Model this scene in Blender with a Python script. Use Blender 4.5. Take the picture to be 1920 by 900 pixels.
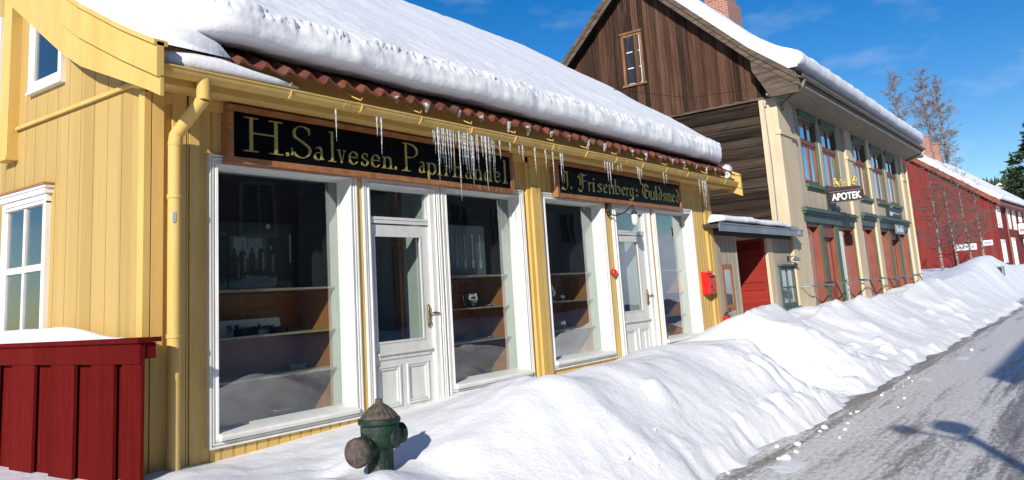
import bpy, bmesh, math, random
from mathutils import Vector, Matrix, noise as mnoise
for o in list(bpy.data.objects): bpy.data.objects.remove(o, do_unlink=True)
scene = bpy.context.scene
COL = scene.collection
random.seed(7)
rnd = random.uniform
D2R = math.radians

# ------------------------------------------------------------------ camera
CAMPOS = Vector((0.0, -6.2, 1.65))
def cam_axes(yaw, pitch, roll):
    y, p, r = D2R(yaw), D2R(pitch), D2R(roll)
    f = Vector((math.sin(y)*math.cos(p), math.cos(y)*math.cos(p), math.sin(p)))
    r0 = Vector((math.cos(y), -math.sin(y), 0)); u0 = r0.cross(f)
    return math.cos(r)*r0+math.sin(r)*u0, -math.sin(r)*r0+math.cos(r)*u0, f
RT, UP, FW = cam_axes(54.222, 9.464, -3.709)
cd = bpy.data.cameras.new('camera')
cam = bpy.data.objects.new('camera', cd); COL.objects.link(cam)
cam.matrix_world = Matrix(((RT.x, UP.x, -FW.x, CAMPOS.x), (RT.y, UP.y, -FW.y, CAMPOS.y), (RT.z, UP.z, -FW.z, CAMPOS.z), (0, 0, 0, 1)))
cd.sensor_width = 36; cd.lens = 36*1505.1/1920; cd.shift_y = -144.7/1920
cd.clip_start = 0.05; cd.clip_end = 6000
scene.camera = cam

# ------------------------------------------------------------------ sky and sun
SUN_DIR = Vector((2.35, 1.0, -1.08)).normalized()      # the way the light travels
SUN_EL = math.asin(-SUN_DIR.z)
SUN_ROT = math.atan2(-SUN_DIR.x, -SUN_DIR.y)
world = bpy.data.worlds.new('World'); scene.world = world; world.use_nodes = True
wn, wl = world.node_tree.nodes, world.node_tree.links
wn.clear()
wo = wn.new('ShaderNodeOutputWorld'); bg = wn.new('ShaderNodeBackground'); sky = wn.new('ShaderNodeTexSky')
sky.sky_type = 'NISHITA'; sky.sun_disc = False; sky.sun_elevation = SUN_EL; sky.sun_rotation = SUN_ROT
sky.altitude = 200; sky.air_density = 1.0; sky.dust_density = 0.2; sky.ozone_density = 3.0
tc = wn.new('ShaderNodeTexCoord'); mp = wn.new('ShaderNodeMapping')
mp.inputs['Rotation'].default_value = (0, 0, D2R(-35)); mp.inputs['Scale'].default_value = (1.6, 7.0, 17.0)
nz = wn.new('ShaderNodeTexNoise'); nz.inputs['Scale'].default_value = 1.3; nz.inputs['Detail'].default_value = 8; nz.inputs['Roughness'].default_value = .55
cr = wn.new('ShaderNodeValToRGB'); cr.color_ramp.elements[0].position = .53; cr.color_ramp.elements[0].color = (0, 0, 0, 1)
cr.color_ramp.elements[1].position = .85; cr.color_ramp.elements[1].color = (.26, .26, .26, 1)
mx = wn.new('ShaderNodeMixRGB'); mx.inputs['Color2'].default_value = (7.5, 8.2, 9.2, 1)
wl.new(tc.outputs['Generated'], mp.inputs['Vector']); wl.new(mp.outputs[0], nz.inputs['Vector']); wl.new(nz.outputs['Fac'], cr.inputs[0])
wl.new(cr.outputs[0], mx.inputs['Fac']); hs = wn.new('ShaderNodeHueSaturation'); hs.inputs['Saturation'].default_value = 1.42; hs.inputs['Hue'].default_value = .509; hs.inputs['Value'].default_value = 1.0; wl.new(sky.outputs[0], hs.inputs['Color']); wl.new(hs.outputs[0], mx.inputs['Color1'])
wl.new(mx.outputs[0], bg.inputs['Color']); bg.inputs['Strength'].default_value = 0.10
wl.new(bg.outputs[0], wo.inputs['Surface'])
sl = bpy.data.lights.new('sun', 'SUN'); sun = bpy.data.objects.new('sun', sl); COL.objects.link(sun)
sl.energy = 4.6; sl.angle = D2R(0.5); sl.color = (1.0, 0.945, 0.85)
sun.rotation_euler = SUN_DIR.to_track_quat('-Z', 'Y').to_euler()
scene.view_settings.view_transform = 'Standard'; scene.view_settings.look = 'None'
scene.view_settings.exposure = 0.22; scene.view_settings.gamma = 1
scene.view_settings.use_curve_mapping = False
scene.render.engine = 'CYCLES'
try:
    scene.cycles.max_bounces = 8; scene.cycles.transparent_max_bounces = 12; scene.cycles.caustics_reflective = False; scene.cycles.caustics_refractive = False
except Exception: pass

# ------------------------------------------------------------------ materials
def nodes_of(m): return m.node_tree.nodes, m.node_tree.links
def base_mat(name, rough=.6, metal=0.0, spec=None):
    m = bpy.data.materials.new(name); m.use_nodes = True
    b = m.node_tree.nodes['Principled BSDF']
    b.inputs['Roughness'].default_value = rough; b.inputs['Metallic'].default_value = metal
    if spec is not None: b.inputs['Specular IOR Level'].default_value = spec
    return m, b
def noise_mat(name, c1, c2, scale=(3, 3, 3), rough=.6, metal=0.0, detail=6, bump=0.0, bscale=None, lo=.35, hi=.65, c3=None, spec=None, dist=.01):
    """two-tone procedural colour (object space) with optional third tone in patches and a bump"""
    m, b = base_mat(name, rough, metal, spec)
    n, l = nodes_of(m)
    t = n.new('ShaderNodeTexCoord'); mpn = n.new('ShaderNodeMapping'); mpn.inputs['Scale'].default_value = scale
    l.new(t.outputs['Object'], mpn.inputs['Vector'])
    nt = n.new('ShaderNodeTexNoise'); nt.inputs['Scale'].default_value = 1.0; nt.inputs['Detail'].default_value = detail; nt.inputs['Roughness'].default_value = .6
    l.new(mpn.outputs[0], nt.inputs['Vector'])
    r = n.new('ShaderNodeValToRGB'); e = r.color_ramp.elements
    e[0].position = lo; e[0].color = (*c1, 1); e[1].position = hi; e[1].color = (*c2, 1)
    l.new(nt.outputs['Fac'], r.inputs[0]); out = r.outputs[0]
    if c3 is not None:
        n2 = n.new('ShaderNodeTexNoise'); n2.inputs['Scale'].default_value = .37; n2.inputs['Detail'].default_value = 8; n2.inputs['Roughness'].default_value = .7
        l.new(mpn.outputs[0], n2.inputs['Vector'])
        r2 = n.new('ShaderNodeValToRGB'); r2.color_ramp.elements[0].position = .55; r2.color_ramp.elements[1].position = .66
        l.new(n2.outputs['Fac'], r2.inputs[0])
        mix = n.new('ShaderNodeMixRGB'); mix.inputs['Color2'].default_value = (*c3, 1)
        l.new(r2.outputs[0], mix.inputs['Fac']); l.new(out, mix.inputs['Color1']); out = mix.outputs[0]
    l.new(out, b.inputs['Base Color'])
    if bump:
        bp = n.new('ShaderNodeBump'); bp.inputs['Strength'].default_value = bump; bp.inputs['Distance'].default_value = dist
        src = nt
        if bscale:
            src = n.new('ShaderNodeTexNoise'); src.inputs['Scale'].default_value = bscale; src.inputs['Detail'].default_value = 6
            l.new(t.outputs['Object'], src.inputs['Vector'])
        l.new(src.outputs['Fac'], bp.inputs['Height']); l.new(bp.outputs[0], b.inputs['Normal'])
    return m
def board_mat(name, cols, axis, pitch, rough=.8, grain=(30, 30, 1.2), bump=.35, var=1.0, off=0.0, streak=None, spec=.25):
    """weathered boards: one tone per board (cell along axis), long grain along the board, pale streaks"""
    m, b = base_mat(name, rough, 0, spec)
    n, l = nodes_of(m)
    t = n.new('ShaderNodeTexCoord'); sp = n.new('ShaderNodeSeparateXYZ'); l.new(t.outputs['Object'], sp.inputs[0])
    a = n.new('ShaderNodeMath'); a.operation = 'MULTIPLY_ADD'; a.inputs[1].default_value = 1.0/pitch; a.inputs[2].default_value = off
    l.new(sp.outputs[axis], a.inputs[0])
    fl = n.new('ShaderNodeMath'); fl.operation = 'FLOOR'; l.new(a.outputs[0], fl.inputs[0])
    wnz = n.new('ShaderNodeTexWhiteNoise'); wnz.noise_dimensions = '1D'; l.new(fl.outputs[0], wnz.inputs['W'])
    mpn = n.new('ShaderNodeMapping'); mpn.inputs['Scale'].default_value = grain; l.new(t.outputs['Object'], mpn.inputs['Vector'])
    # shift the grain of every board
    va = n.new('ShaderNodeVectorMath'); va.operation = 'ADD'; l.new(mpn.outputs[0], va.inputs[0]); l.new(wnz.outputs['Color'], va.inputs[1])
    vs = n.new('ShaderNodeVectorMath'); vs.operation = 'SCALE'; vs.inputs['Scale'].default_value = 13.0; l.new(wnz.outputs['Color'], vs.inputs[0]); l.new(vs.outputs[0], va.inputs[1])
    gn = n.new('ShaderNodeTexNoise'); gn.inputs['Scale'].default_value = 1; gn.inputs['Detail'].default_value = 7; gn.inputs['Roughness'].default_value = .65; l.new(va.outputs[0], gn.inputs['Vector'])
    ad = n.new('ShaderNodeMath'); ad.operation = 'MULTIPLY_ADD'; ad.inputs[1].default_value = .45*var; l.new(wnz.outputs['Value'], ad.inputs[0])
    g2 = n.new('ShaderNodeMath'); g2.operation = 'MULTIPLY_ADD'; g2.inputs[1].default_value = 1.0; g2.inputs[2].default_value = -.225*var; l.new(gn.outputs['Fac'], g2.inputs[0]); l.new(g2.outputs[0], ad.inputs[2])
    r = n.new('ShaderNodeValToRGB'); e = r.color_ramp.elements
    k = len(cols)
    for i, c in enumerate(cols):
        p = .25+.5*i/(k-1)
        if i < 2: el = e[i]; el.position = p
        else: el = e.new(p)
        el.color = (*c, 1)
    l.new(ad.outputs[0], r.inputs[0]); out = r.outputs[0]
    if streak:
        n2 = n.new('ShaderNodeTexNoise'); n2.inputs['Scale'].default_value = .8; n2.inputs['Detail'].default_value = 4; l.new(va.outputs[0], n2.inputs['Vector'])
        r2 = n.new('ShaderNodeValToRGB'); r2.color_ramp.elements[0].position = .62; r2.color_ramp.elements[1].position = .75
        l.new(n2.outputs['Fac'], r2.inputs[0]); mix = n.new('ShaderNodeMixRGB'); mix.inputs['Color2'].default_value = (*streak, 1)
        l.new(r2.outputs[0], mix.inputs['Fac']); l.new(out, mix.inputs['Color1']); out = mix.outputs[0]
    l.new(out, b.inputs['Base Color'])
    bp = n.new('ShaderNodeBump'); bp.inputs['Strength'].default_value = bump; bp.inputs['Distance'].default_value = .006
    l.new(gn.outputs['Fac'], bp.inputs['Height']); l.new(bp.outputs[0], b.inputs['Normal'])
    return m
def glass_mat(name, tint=(.93, .97, .96), refl=1.0):
    m = bpy.data.materials.new(name); m.use_nodes = True
    n, l = nodes_of(m); n.clear()
    o = n.new('ShaderNodeOutputMaterial'); tr = n.new('ShaderNodeBsdfTransparent'); tr.inputs['Color'].default_value = (*tint, 1)
    g = n.new('ShaderNodeBsdfGlossy'); g.inputs['Roughness'].default_value = .01; g.inputs['Color'].default_value = (.95, .97, 1, 1)
    t = n.new('ShaderNodeTexCoord'); nt = n.new('ShaderNodeTexNoise'); nt.inputs['Scale'].default_value = 1.6; nt.inputs['Detail'].default_value = 1
    bp = n.new('ShaderNodeBump'); bp.inputs['Strength'].default_value = .12; bp.inputs['Distance'].default_value = .02
    l.new(t.outputs['Object'], nt.inputs['Vector']); l.new(nt.outputs['Fac'], bp.inputs['Height']); l.new(bp.outputs[0], g.inputs['Normal'])
    ge = n.new('ShaderNodeNewGeometry'); dt = n.new('ShaderNodeVectorMath'); dt.operation = 'DOT_PRODUCT'
    l.new(ge.outputs['True Normal'], dt.inputs[0]); l.new(ge.outputs['Incoming'], dt.inputs[1])
    ab = n.new('ShaderNodeMath'); ab.operation = 'ABSOLUTE'; l.new(dt.outputs['Value'], ab.inputs[0])
    om = n.new('ShaderNodeMath'); om.operation = 'SUBTRACT'; om.inputs[0].default_value = 1.0; l.new(ab.outputs[0], om.inputs[1])
    pw = n.new('ShaderNodeMath'); pw.operation = 'POWER'; pw.inputs[1].default_value = 5.0; l.new(om.outputs[0], pw.inputs[0])
    mu = n.new('ShaderNodeMath'); mu.operation = 'MULTIPLY_ADD'; mu.inputs[1].default_value = .95*refl; mu.inputs[2].default_value = .045*refl; mu.use_clamp = True
    l.new(pw.outputs[0], mu.inputs[0]); mx_ = n.new('ShaderNodeMixShader')
    l.new(mu.outputs[0], mx_.inputs[0]); l.new(tr.outputs[0], mx_.inputs[1]); l.new(g.outputs[0], mx_.inputs[2]); l.new(mx_.outputs[0], o.inputs['Surface'])
    return m
def snow_mat(name, rough_bump=.5, fine=22.0, col=(.86, .87, .89), dist=.03, dirt=0.0):
    m, b = base_mat(name, .55, 0, .3)
    n, l = nodes_of(m)
    b.inputs['Base Color'].default_value = (*col, 1)
    t = n.new('ShaderNodeTexCoord')
    n1 = n.new('ShaderNodeTexNoise'); n1.inputs['Scale'].default_value = fine; n1.inputs['Detail'].default_value = 8; n1.inputs['Roughness'].default_value = .62
    n2 = n.new('ShaderNodeTexNoise'); n2.inputs['Scale'].default_value = fine/6; n2.inputs['Detail'].default_value = 4
    l.new(t.outputs['Object'], n1.inputs['Vector']); l.new(t.outputs['Object'], n2.inputs['Vector'])
    ad = n.new('ShaderNodeMath'); ad.operation = 'MULTIPLY_ADD'; ad.inputs[1].default_value = 2.2; l.new(n2.outputs['Fac'], ad.inputs[0]); l.new(n1.outputs['Fac'], ad.inputs[2])
    bp = n.new('ShaderNodeBump'); bp.inputs['Strength'].default_value = rough_bump; bp.inputs['Distance'].default_value = dist
    l.new(ad.outputs[0], bp.inputs['Height']); l.new(bp.outputs[0], b.inputs['Normal'])
    if dirt:
        r = n.new('ShaderNodeValToRGB'); r.color_ramp.elements[0].position = .5; r.color_ramp.elements[0].color = (*col, 1)
        r.color_ramp.elements[1].position = .8; r.color_ramp.elements[1].color = (col[0]*(1-dirt), col[1]*(1-dirt), col[2]*(1-dirt*.9), 1)
        n3 = n.new('ShaderNodeTexNoise'); n3.inputs['Scale'].default_value = 2.3; n3.inputs['Detail'].default_value = 8; n3.inputs['Roughness'].default_value = .7
        l.new(t.outputs['Object'], n3.inputs['Vector']); l.new(n3.outputs['Fac'], r.inputs[0]); l.new(r.outputs[0], b.inputs['Base Color'])
    return m

Y1, Y2 = (.66, .40, .085), (.74, .47, .12)
M = {}
M['yellow'] = noise_mat('yellow_paint', (.60, .395, .11), (.69, .465, .15), (5, 5, .9), .6, c3=(.60, .43, .18), bump=.08, bscale=40, spec=.3)
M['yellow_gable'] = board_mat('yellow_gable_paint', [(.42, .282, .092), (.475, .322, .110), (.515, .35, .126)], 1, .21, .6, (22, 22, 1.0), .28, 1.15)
M['ochre'] = noise_mat('ochre_paint', (.63, .415, .125), (.72, .49, .17), (6, 6, 1), .6, c3=(.58, .40, .16), bump=.1, bscale=35, spec=.3)  # front wall's own ochre coat, slightly paler than the yellow
M['white'] = noise_mat('white_paint', (.72, .72, .68), (.82, .82, .79), (7, 7, 2), .5, bump=.05, bscale=60, spec=.35)
M['greywhite'] = noise_mat('grey_white_paint', (.60, .60, .57), (.69, .69, .66), (6, 6, 2), .5, bump=.05, bscale=50)
M['palegreen'] = noise_mat('pale_green_white_paint', (.60, .66, .60), (.68, .73, .67), (6, 6, 2), .5)
M['signframe'] = noise_mat('oiled_pine', (.27, .105, .035), (.42, .19, .075), (9, 30, 30), .5, bump=.1)
M['signboard'] = noise_mat('black_glass_board', (.003, .003, .004), (.006, .006, .008), (2, 2, 2), .3, spec=.04)
M['gold'] = noise_mat('gold_leaf', (.40, .33, .08), (.66, .56, .20), (40, 40, 40), .42, metal=.55)
M['gold_bright'] = noise_mat('gilded_metal', (.80, .52, .06), (.95, .72, .18), (30, 30, 30), .35, metal=.6)
M['tile'] = noise_mat('clay_tile', (.07, .020, .012), (.20, .055, .028), (6, 6, 6), .7, bump=.4, bscale=30, c3=(.12, .08, .06))
M['darkdeck'] = noise_mat('roof_deck', (.03, .028, .026), (.06, .055, .05), (3, 3, 3), .85)
M['snow'] = snow_mat('snow_roof', .30, 24, dist=.02)
M['snowbank'] = snow_mat('snow_bank', .42, 34, dist=.02, dirt=.12); M['tonedsnow'] = snow_mat('toned_snow', .4, 20, (.60, .555, .50), dist=.03, dirt=.2)  # opposite bank's snow is browned to take the blue out of window reflections
M['snowfield'] = snow_mat('snow_field', .5, 6, dist=.08)
M['glass'] = glass_mat('window_glass', refl=2.4)
M['ovalwood'] = noise_mat('cabinet_wood', (.26, .095, .035), (.38, .15, .06), (4, 4, 25), .45, bump=.05)
M['orangewood'] = noise_mat('orange_pine', (.42, .17, .055), (.52, .23, .08), (4, 25, 4), .5)
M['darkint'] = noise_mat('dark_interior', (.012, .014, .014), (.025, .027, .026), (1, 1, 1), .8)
M['shelfedge'] = noise_mat('shelf_paint', (.38, .31, .20), (.48, .40, .28), (6, 6, 6), .5)
M['silver'] = noise_mat('silver', (.75, .75, .73), (.9, .9, .88), (20, 20, 20), .14, metal=1.0)
M['copper'] = noise_mat('copper', (.75, .30, .14), (.85, .42, .22), (20, 20, 20), .25, metal=1.0)
M['brass_dark'] = noise_mat('aged_brass', (.14, .09, .04), (.30, .21, .09), (60, 60, 60), .4, metal=.8)
M['black'] = noise_mat('black_iron', (.012, .012, .014), (.03, .03, .034), (20, 20, 20), .5)
M['red_gloss'] = noise_mat('red_enamel', (.55, .012, .012), (.70, .03, .025), (10, 10, 10), .28, spec=.5)
M['fence'] = board_mat('red_fence_paint', [(.085, .005, .004), (.112, .0065, .0055), (.135, .010, .008)], 1, .37, .85, (25, 25, 2), .3, .6, spec=.06)
M['wallgrey'] = board_mat('grey_beige_boards', [(.32, .28, .22), (.40, .355, .28), (.47, .42, .335)], 0, .09, .8, (20, 20, 1.5), .25, .8)
M['beige'] = board_mat('beige_boards', [(.40, .34, .26), (.48, .415, .325), (.54, .475, .38)], 0, .16, .75, (20, 20, 1.2), .2, .6)
M['cream'] = noise_mat('cream_paint', (.60, .48, .31), (.69, .57, .39), (6, 6, 1), .65, bump=.1, bscale=30)
M['green'] = noise_mat('green_paint', (.055, .115, .055), (.09, .17, .08), (8, 8, 2), .55)
M['darkgreen'] = noise_mat('dark_green_paint', (.045, .085, .07), (.085, .14, .115), (8, 8, 2), .55)
M['redbrown'] = noise_mat('red_brown_paint', (.20, .045, .028), (.28, .075, .045), (8, 8, 2), .55)
M['redwall'] = board_mat('falu_red_boards', [(.155, .022, .020), (.20, .030, .026), (.245, .042, .034)], 1, .17, .85, (12, 12, .8), .2, .5)
M['gatered'] = board_mat('gate_red_boards', [(.23, .018, .012), (.28, .024, .015), (.33, .032, .02)], 2, .17, .7, (3, 1.0, 25), .2, .6)
M['gable_old'] = board_mat('old_brown_boards', [(.020, .011, .007), (.045, .022, .013), (.085, .038, .022), (.125, .066, .043)], 1, .185, .85, (26, 26, .9), .6, 1.0, streak=(.16, .10, .07))
M['logs'] = board_mat('old_log_wall', [(.013, .009, .006), (.028, .019, .013), (.050, .034, .024), (.08, .058, .042)], 2, .27, .9, (1.1, 1.1, 26), .9, .8, streak=(.085, .062, .046))
M['oldwood'] = noise_mat('old_grey_wood', (.05, .035, .024), (.16, .115, .08), (30, 1.4, 14), .85, bump=.4)
M['oldwood_light'] = noise_mat('old_orange_wood', (.16, .075, .035), (.30, .15, .07), (12, 12, 2), .8, bump=.3)
M['eavewood'] = noise_mat('eave_boards', (.20, .175, .13), (.31, .275, .21), (1.5, 20, 20), .75, bump=.2)
M['metalgrey'] = noise_mat('grey_sheet_metal', (.22, .25, .28), (.32, .35, .38), (4, 4, 4), .4, metal=.5)
M['curtain'] = noise_mat('pale_curtain', (.45, .42, .38), (.75, .73, .70), (14, 14, 1), .9)
M['asphalt_dummy'] = M['darkdeck']
def brick_mat(name):
    m, b = base_mat(name, .85); n, l = nodes_of(m)
    t = n.new('ShaderNodeTexCoord'); sp = n.new('ShaderNodeSeparateXYZ'); l.new(t.outputs['Object'], sp.inputs[0])
    ad = n.new('ShaderNodeMath'); ad.operation = 'ADD'; l.new(sp.outputs[0], ad.inputs[0]); l.new(sp.outputs[1], ad.inputs[1])
    cb = n.new('ShaderNodeCombineXYZ'); l.new(ad.outputs[0], cb.inputs[0]); l.new(sp.outputs[2], cb.inputs[1])
    bt = n.new('ShaderNodeTexBrick'); bt.inputs['Scale'].default_value = 1.0
    bt.inputs['Brick Width'].default_value = .25; bt.inputs['Row Height'].default_value = .085; bt.inputs['Mortar Size'].default_value = .012
    bt.inputs['Color1'].default_value = (.40, .13, .075, 1); bt.inputs['Color2'].default_value = (.26, .085, .05, 1); bt.inputs['Mortar'].default_value = (.38, .34, .30, 1)
    l.new(cb.outputs[0], bt.inputs['Vector']); l.new(bt.outputs['Color'], b.inputs['Base Color'])
    bp = n.new('ShaderNodeBump'); bp.inputs['Strength'].default_value = .6; bp.inputs['Distance'].default_value = .01; bp.invert = True
    l.new(bt.outputs['Fac'], bp.inputs['Height']); l.new(bp.outputs[0], b.inputs['Normal'])
    return m
M['brick'] = brick_mat('chimney_brick')
def road_mat(name):
    m, b = base_mat(name, .45, 0, .22); n, l = nodes_of(m)
    t = n.new('ShaderNodeTexCoord')
    def nz(scale, det=8, rough=.65, sc=1.0):
        mpn = n.new('ShaderNodeMapping'); mpn.inputs['Scale'].default_value = scale; l.new(t.outputs['Object'], mpn.inputs['Vector'])
        q = n.new('ShaderNodeTexNoise'); q.inputs['Scale'].default_value = sc; q.inputs['Detail'].default_value = det; q.inputs['Roughness'].default_value = rough
        l.new(mpn.outputs[0], q.inputs['Vector']); return q
    def ramp(src, stops):
        r = n.new('ShaderNodeValToRGB'); e = r.color_ramp.elements
        for i, (p, c) in enumerate(stops):
            el = e[i] if i < 2 else e.new(p)
            el.position = p; el.color = (*c, 1)
        l.new(src, r.inputs[0]); return r
    big = nz((.15, 1.5, 1), 9, .72); fine = nz((9, 22, 9), 6, .7); grit = nz((45, 45, 45), 3, .6); streak = nz((.3, 6.5, 1), 8, .7)
    asp = ramp(grit.outputs['Fac'], [(.3, (.06, .049, .040)), (.7, (.19, .16, .13))])
    ice = ramp(fine.outputs['Fac'], [(.3, (.50, .485, .465)), (.65, (.86, .845, .815))])
    # ice where broad patches, wheel streaks and fine crumbs agree
    a = n.new('ShaderNodeMath'); a.operation = 'MULTIPLY_ADD'; a.inputs[1].default_value = .55; l.new(streak.outputs['Fac'], a.inputs[0]); l.new(big.outputs['Fac'], a.inputs[2])
    a2 = n.new('ShaderNodeMath'); a2.operation = 'MULTIPLY_ADD'; a2.inputs[1].default_value = .30; l.new(fine.outputs['Fac'], a2.inputs[0]); l.new(a.outputs[0], a2.inputs[2])
    sy = n.new('ShaderNodeSeparateXYZ'); l.new(t.outputs['Object'], sy.inputs[0])
    mr = n.new('ShaderNodeMapRange'); mr.inputs['From Min'].default_value = -11.5; mr.inputs['From Max'].default_value = -2.0; l.new(sy.outputs[1], mr.inputs['Value'])
    wob = n.new('ShaderNodeMath'); wob.operation = 'MULTIPLY_ADD'; wob.inputs[1].default_value = .16; l.new(big.outputs['Fac'], wob.inputs[0]); l.new(mr.outputs[0], wob.inputs[2])
    g = lambda v: (v, v, v)
    # wear across the road: bare strip at the kerb, packed ice, worn wheel track, ice again
    wear = ramp(wob.outputs[0], [(0, g(.5)), (.45, g(.55)), (.56, g(.62)), (.66, g(.50)), (.735, g(.36)), (.80, g(.52)), (.855, g(.66)), (.915, g(.56)), (.935, g(.32)), (.955, g(.40)), (1, g(.5))])
    wd = n.new('ShaderNodeMath'); wd.operation = 'MULTIPLY_ADD'; wd.inputs[1].default_value = .62; l.new(wear.outputs[0], wd.inputs[0])
    w2 = n.new('ShaderNodeMath'); w2.operation = 'SUBTRACT'; w2.inputs[1].default_value = .31; l.new(a2.outputs[0], w2.inputs[0]); l.new(w2.outputs[0], wd.inputs[2]); a2 = wd
    mk = ramp(a2.outputs[0], [(.84, (0, 0, 0)), (1.0, (1, 1, 1))])
    mk.color_ramp.elements[0].position = .83; mk.color_ramp.elements[1].position = .95
    mk2 = ramp(a2.outputs[0], [(.70, (0, 0, 0)), (.82, (1, 1, 1))]); slush = ramp(fine.outputs['Fac'], [(.3, (.20, .175, .15)), (.7, (.40, .37, .335))])
    mx0 = n.new('ShaderNodeMixRGB'); l.new(mk2.outputs[0], mx0.inputs['Fac']); l.new(asp.outputs[0], mx0.inputs['Color1']); l.new(slush.outputs[0], mx0.inputs['Color2'])
    mix = n.new('ShaderNodeMixRGB'); l.new(mk.outputs[0], mix.inputs['Fac']); l.new(mx0.outputs[0], mix.inputs['Color1']); l.new(ice.outputs[0], mix.inputs['Color2'])
    l.new(mix.outputs[0], b.inputs['Base Color'])
    ro = ramp(big.outputs['Fac'], [(.35, (.28, .28, .28)), (.65, (.6, .6, .6))]); l.new(ro.outputs[0], b.inputs['Roughness'])
    bp = n.new('ShaderNodeBump'); bp.inputs['Strength'].default_value = .6; bp.inputs['Distance'].default_value = .02
    l.new(a2.outputs[0], bp.inputs['Height']); l.new(bp.outputs[0], b.inputs['Normal'])
    return m
M['road'] = road_mat('icy_asphalt')
M['hydrant'] = noise_mat('hydrant_paint', (.005, .020, .012), (.011, .040, .024), (24, 24, 24), .6, bump=.7, bscale=32, c3=(.13, .10, .085), spec=.35)
M['hydrant_rust'] = noise_mat('hydrant_bare_iron', (.05, .035, .028), (.135, .10, .082), (22, 22, 22), .85, bump=.9, bscale=50, c3=(.014, .042, .026))
def ice_mat():
    m, b = base_mat('clear_ice', .06, 0, .6); n, l = nodes_of(m); n.clear()
    o = n.new('ShaderNodeOutputMaterial'); tr = n.new('ShaderNodeBsdfTransparent'); tr.inputs['Color'].default_value = (.92, .95, .97, 1)
    pr = n.new('ShaderNodeBsdfPrincipled'); pr.inputs['Base Color'].default_value = (.9, .93, .96, 1); pr.inputs['Roughness'].default_value = .12; pr.inputs['Specular IOR Level'].default_value = .9
    t = n.new('ShaderNodeTexCoord'); nt = n.new('ShaderNodeTexNoise'); nt.inputs['Scale'].default_value = 38; nt.inputs['Detail'].default_value = 3
    mpn = n.new('ShaderNodeMapping'); mpn.inputs['Scale'].default_value = (1, 1, .8); l.new(t.outputs['Object'], mpn.inputs['Vector']); l.new(mpn.outputs[0], nt.inputs['Vector'])
    r = n.new('ShaderNodeValToRGB'); r.color_ramp.elements[0].position = .38; r.color_ramp.elements[0].color = (.10, .10, .10, 1); r.color_ramp.elements[1].position = .66; r.color_ramp.elements[1].color = (.48, .48, .48, 1)
    l.new(nt.outputs['Fac'], r.inputs[0])
    bp = n.new('ShaderNodeBump'); bp.inputs['Strength'].default_value = .6; bp.inputs['Distance'].default_value = .01; l.new(nt.outputs['Fac'], bp.inputs['Height']); l.new(bp.outputs[0], pr.inputs['Normal'])
    mx_ = n.new('ShaderNodeMixShader'); l.new(r.outputs[0], mx_.inputs[0]); l.new(tr.outputs[0], mx_.inputs[1]); l.new(pr.outputs[0], mx_.inputs[2]); l.new(mx_.outputs[0], o.inputs['Surface'])
    return m
M['ice'] = ice_mat()
M['birch'] = noise_mat('birch_bark', (.07, .058, .05), (.40, .36, .31), (3, 3, 9), .8, lo=.44, hi=.62)
M['twig'] = noise_mat('twigs', (.085, .06, .05), (.17, .125, .10), (3, 3, 3), .85)
M['twig_purple'] = noise_mat('birch_twigs', (.18, .145, .14), (.28, .235, .23), (3, 3, 3), .85)
M['needle'] = noise_mat('conifer_needles', (.018, .035, .014), (.05, .075, .03), (1.5, 1.5, 1.5), .8)
M['opp_wall'] = board_mat('opposite_house_boards', [(.035, .03, .025), (.05, .042, .035), (.065, .055, .045)], 2, .16, .8, (2, 2, 22), .2, .7)
M['opp_white'] = noise_mat('opposite_window_paint', (.10, .095, .085), (.13, .12, .11), (4, 4, 4), .6)
M['farwall'] = noise_mat('far_house_paint', (.45, .38, .27), (.60, .52, .38), (.4, .4, .4), .8)
M['poster_dark'] = noise_mat('print_dark', (.012, .014, .015), (.03, .033, .034), (9, 9, 9), .5)
M['poster_mid'] = noise_mat('print_mid', (.045, .055, .06), (.11, .125, .135), (5, 9, 9), .5)
M['poster_light'] = noise_mat('print_light', (.17, .20, .21), (.33, .36, .38), (4, 8, 8), .5)
M['spoonpanel'] = noise_mat('grey_card', (.13, .155, .165), (.17, .20, .21), (2, 2, 2), .6)
M['spoon'] = noise_mat('print_spoon', (.30, .32, .33), (.60, .62, .62), (30, 30, 30), .3, metal=.4)
M['whiteplastic'] = noise_mat('white_card', (.62, .64, .62), (.74, .75, .73), (4, 4, 4), .5)
M['letterwhite'] = noise_mat('white_letters', (.78, .78, .78), (.84, .84, .84), (4, 4, 4), .5)
M['postred'] = noise_mat('red_letters', (.55, .02, .03), (.65, .04, .05), (4, 4, 4), .5)
M['signdark'] = noise_mat('dark_maroon_board', (.030, .010, .014), (.055, .018, .022), (5, 5, 5), .5)
M['lampglass'] = noise_mat('frosted_lamp_glass', (.55, .58, .56), (.75, .77, .75), (8, 8, 8), .2)
M['zinc'] = noise_mat('old_gutter_patch', (.40, .44, .44), (.55, .58, .58), (12, 12, 12), .5)

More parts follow.
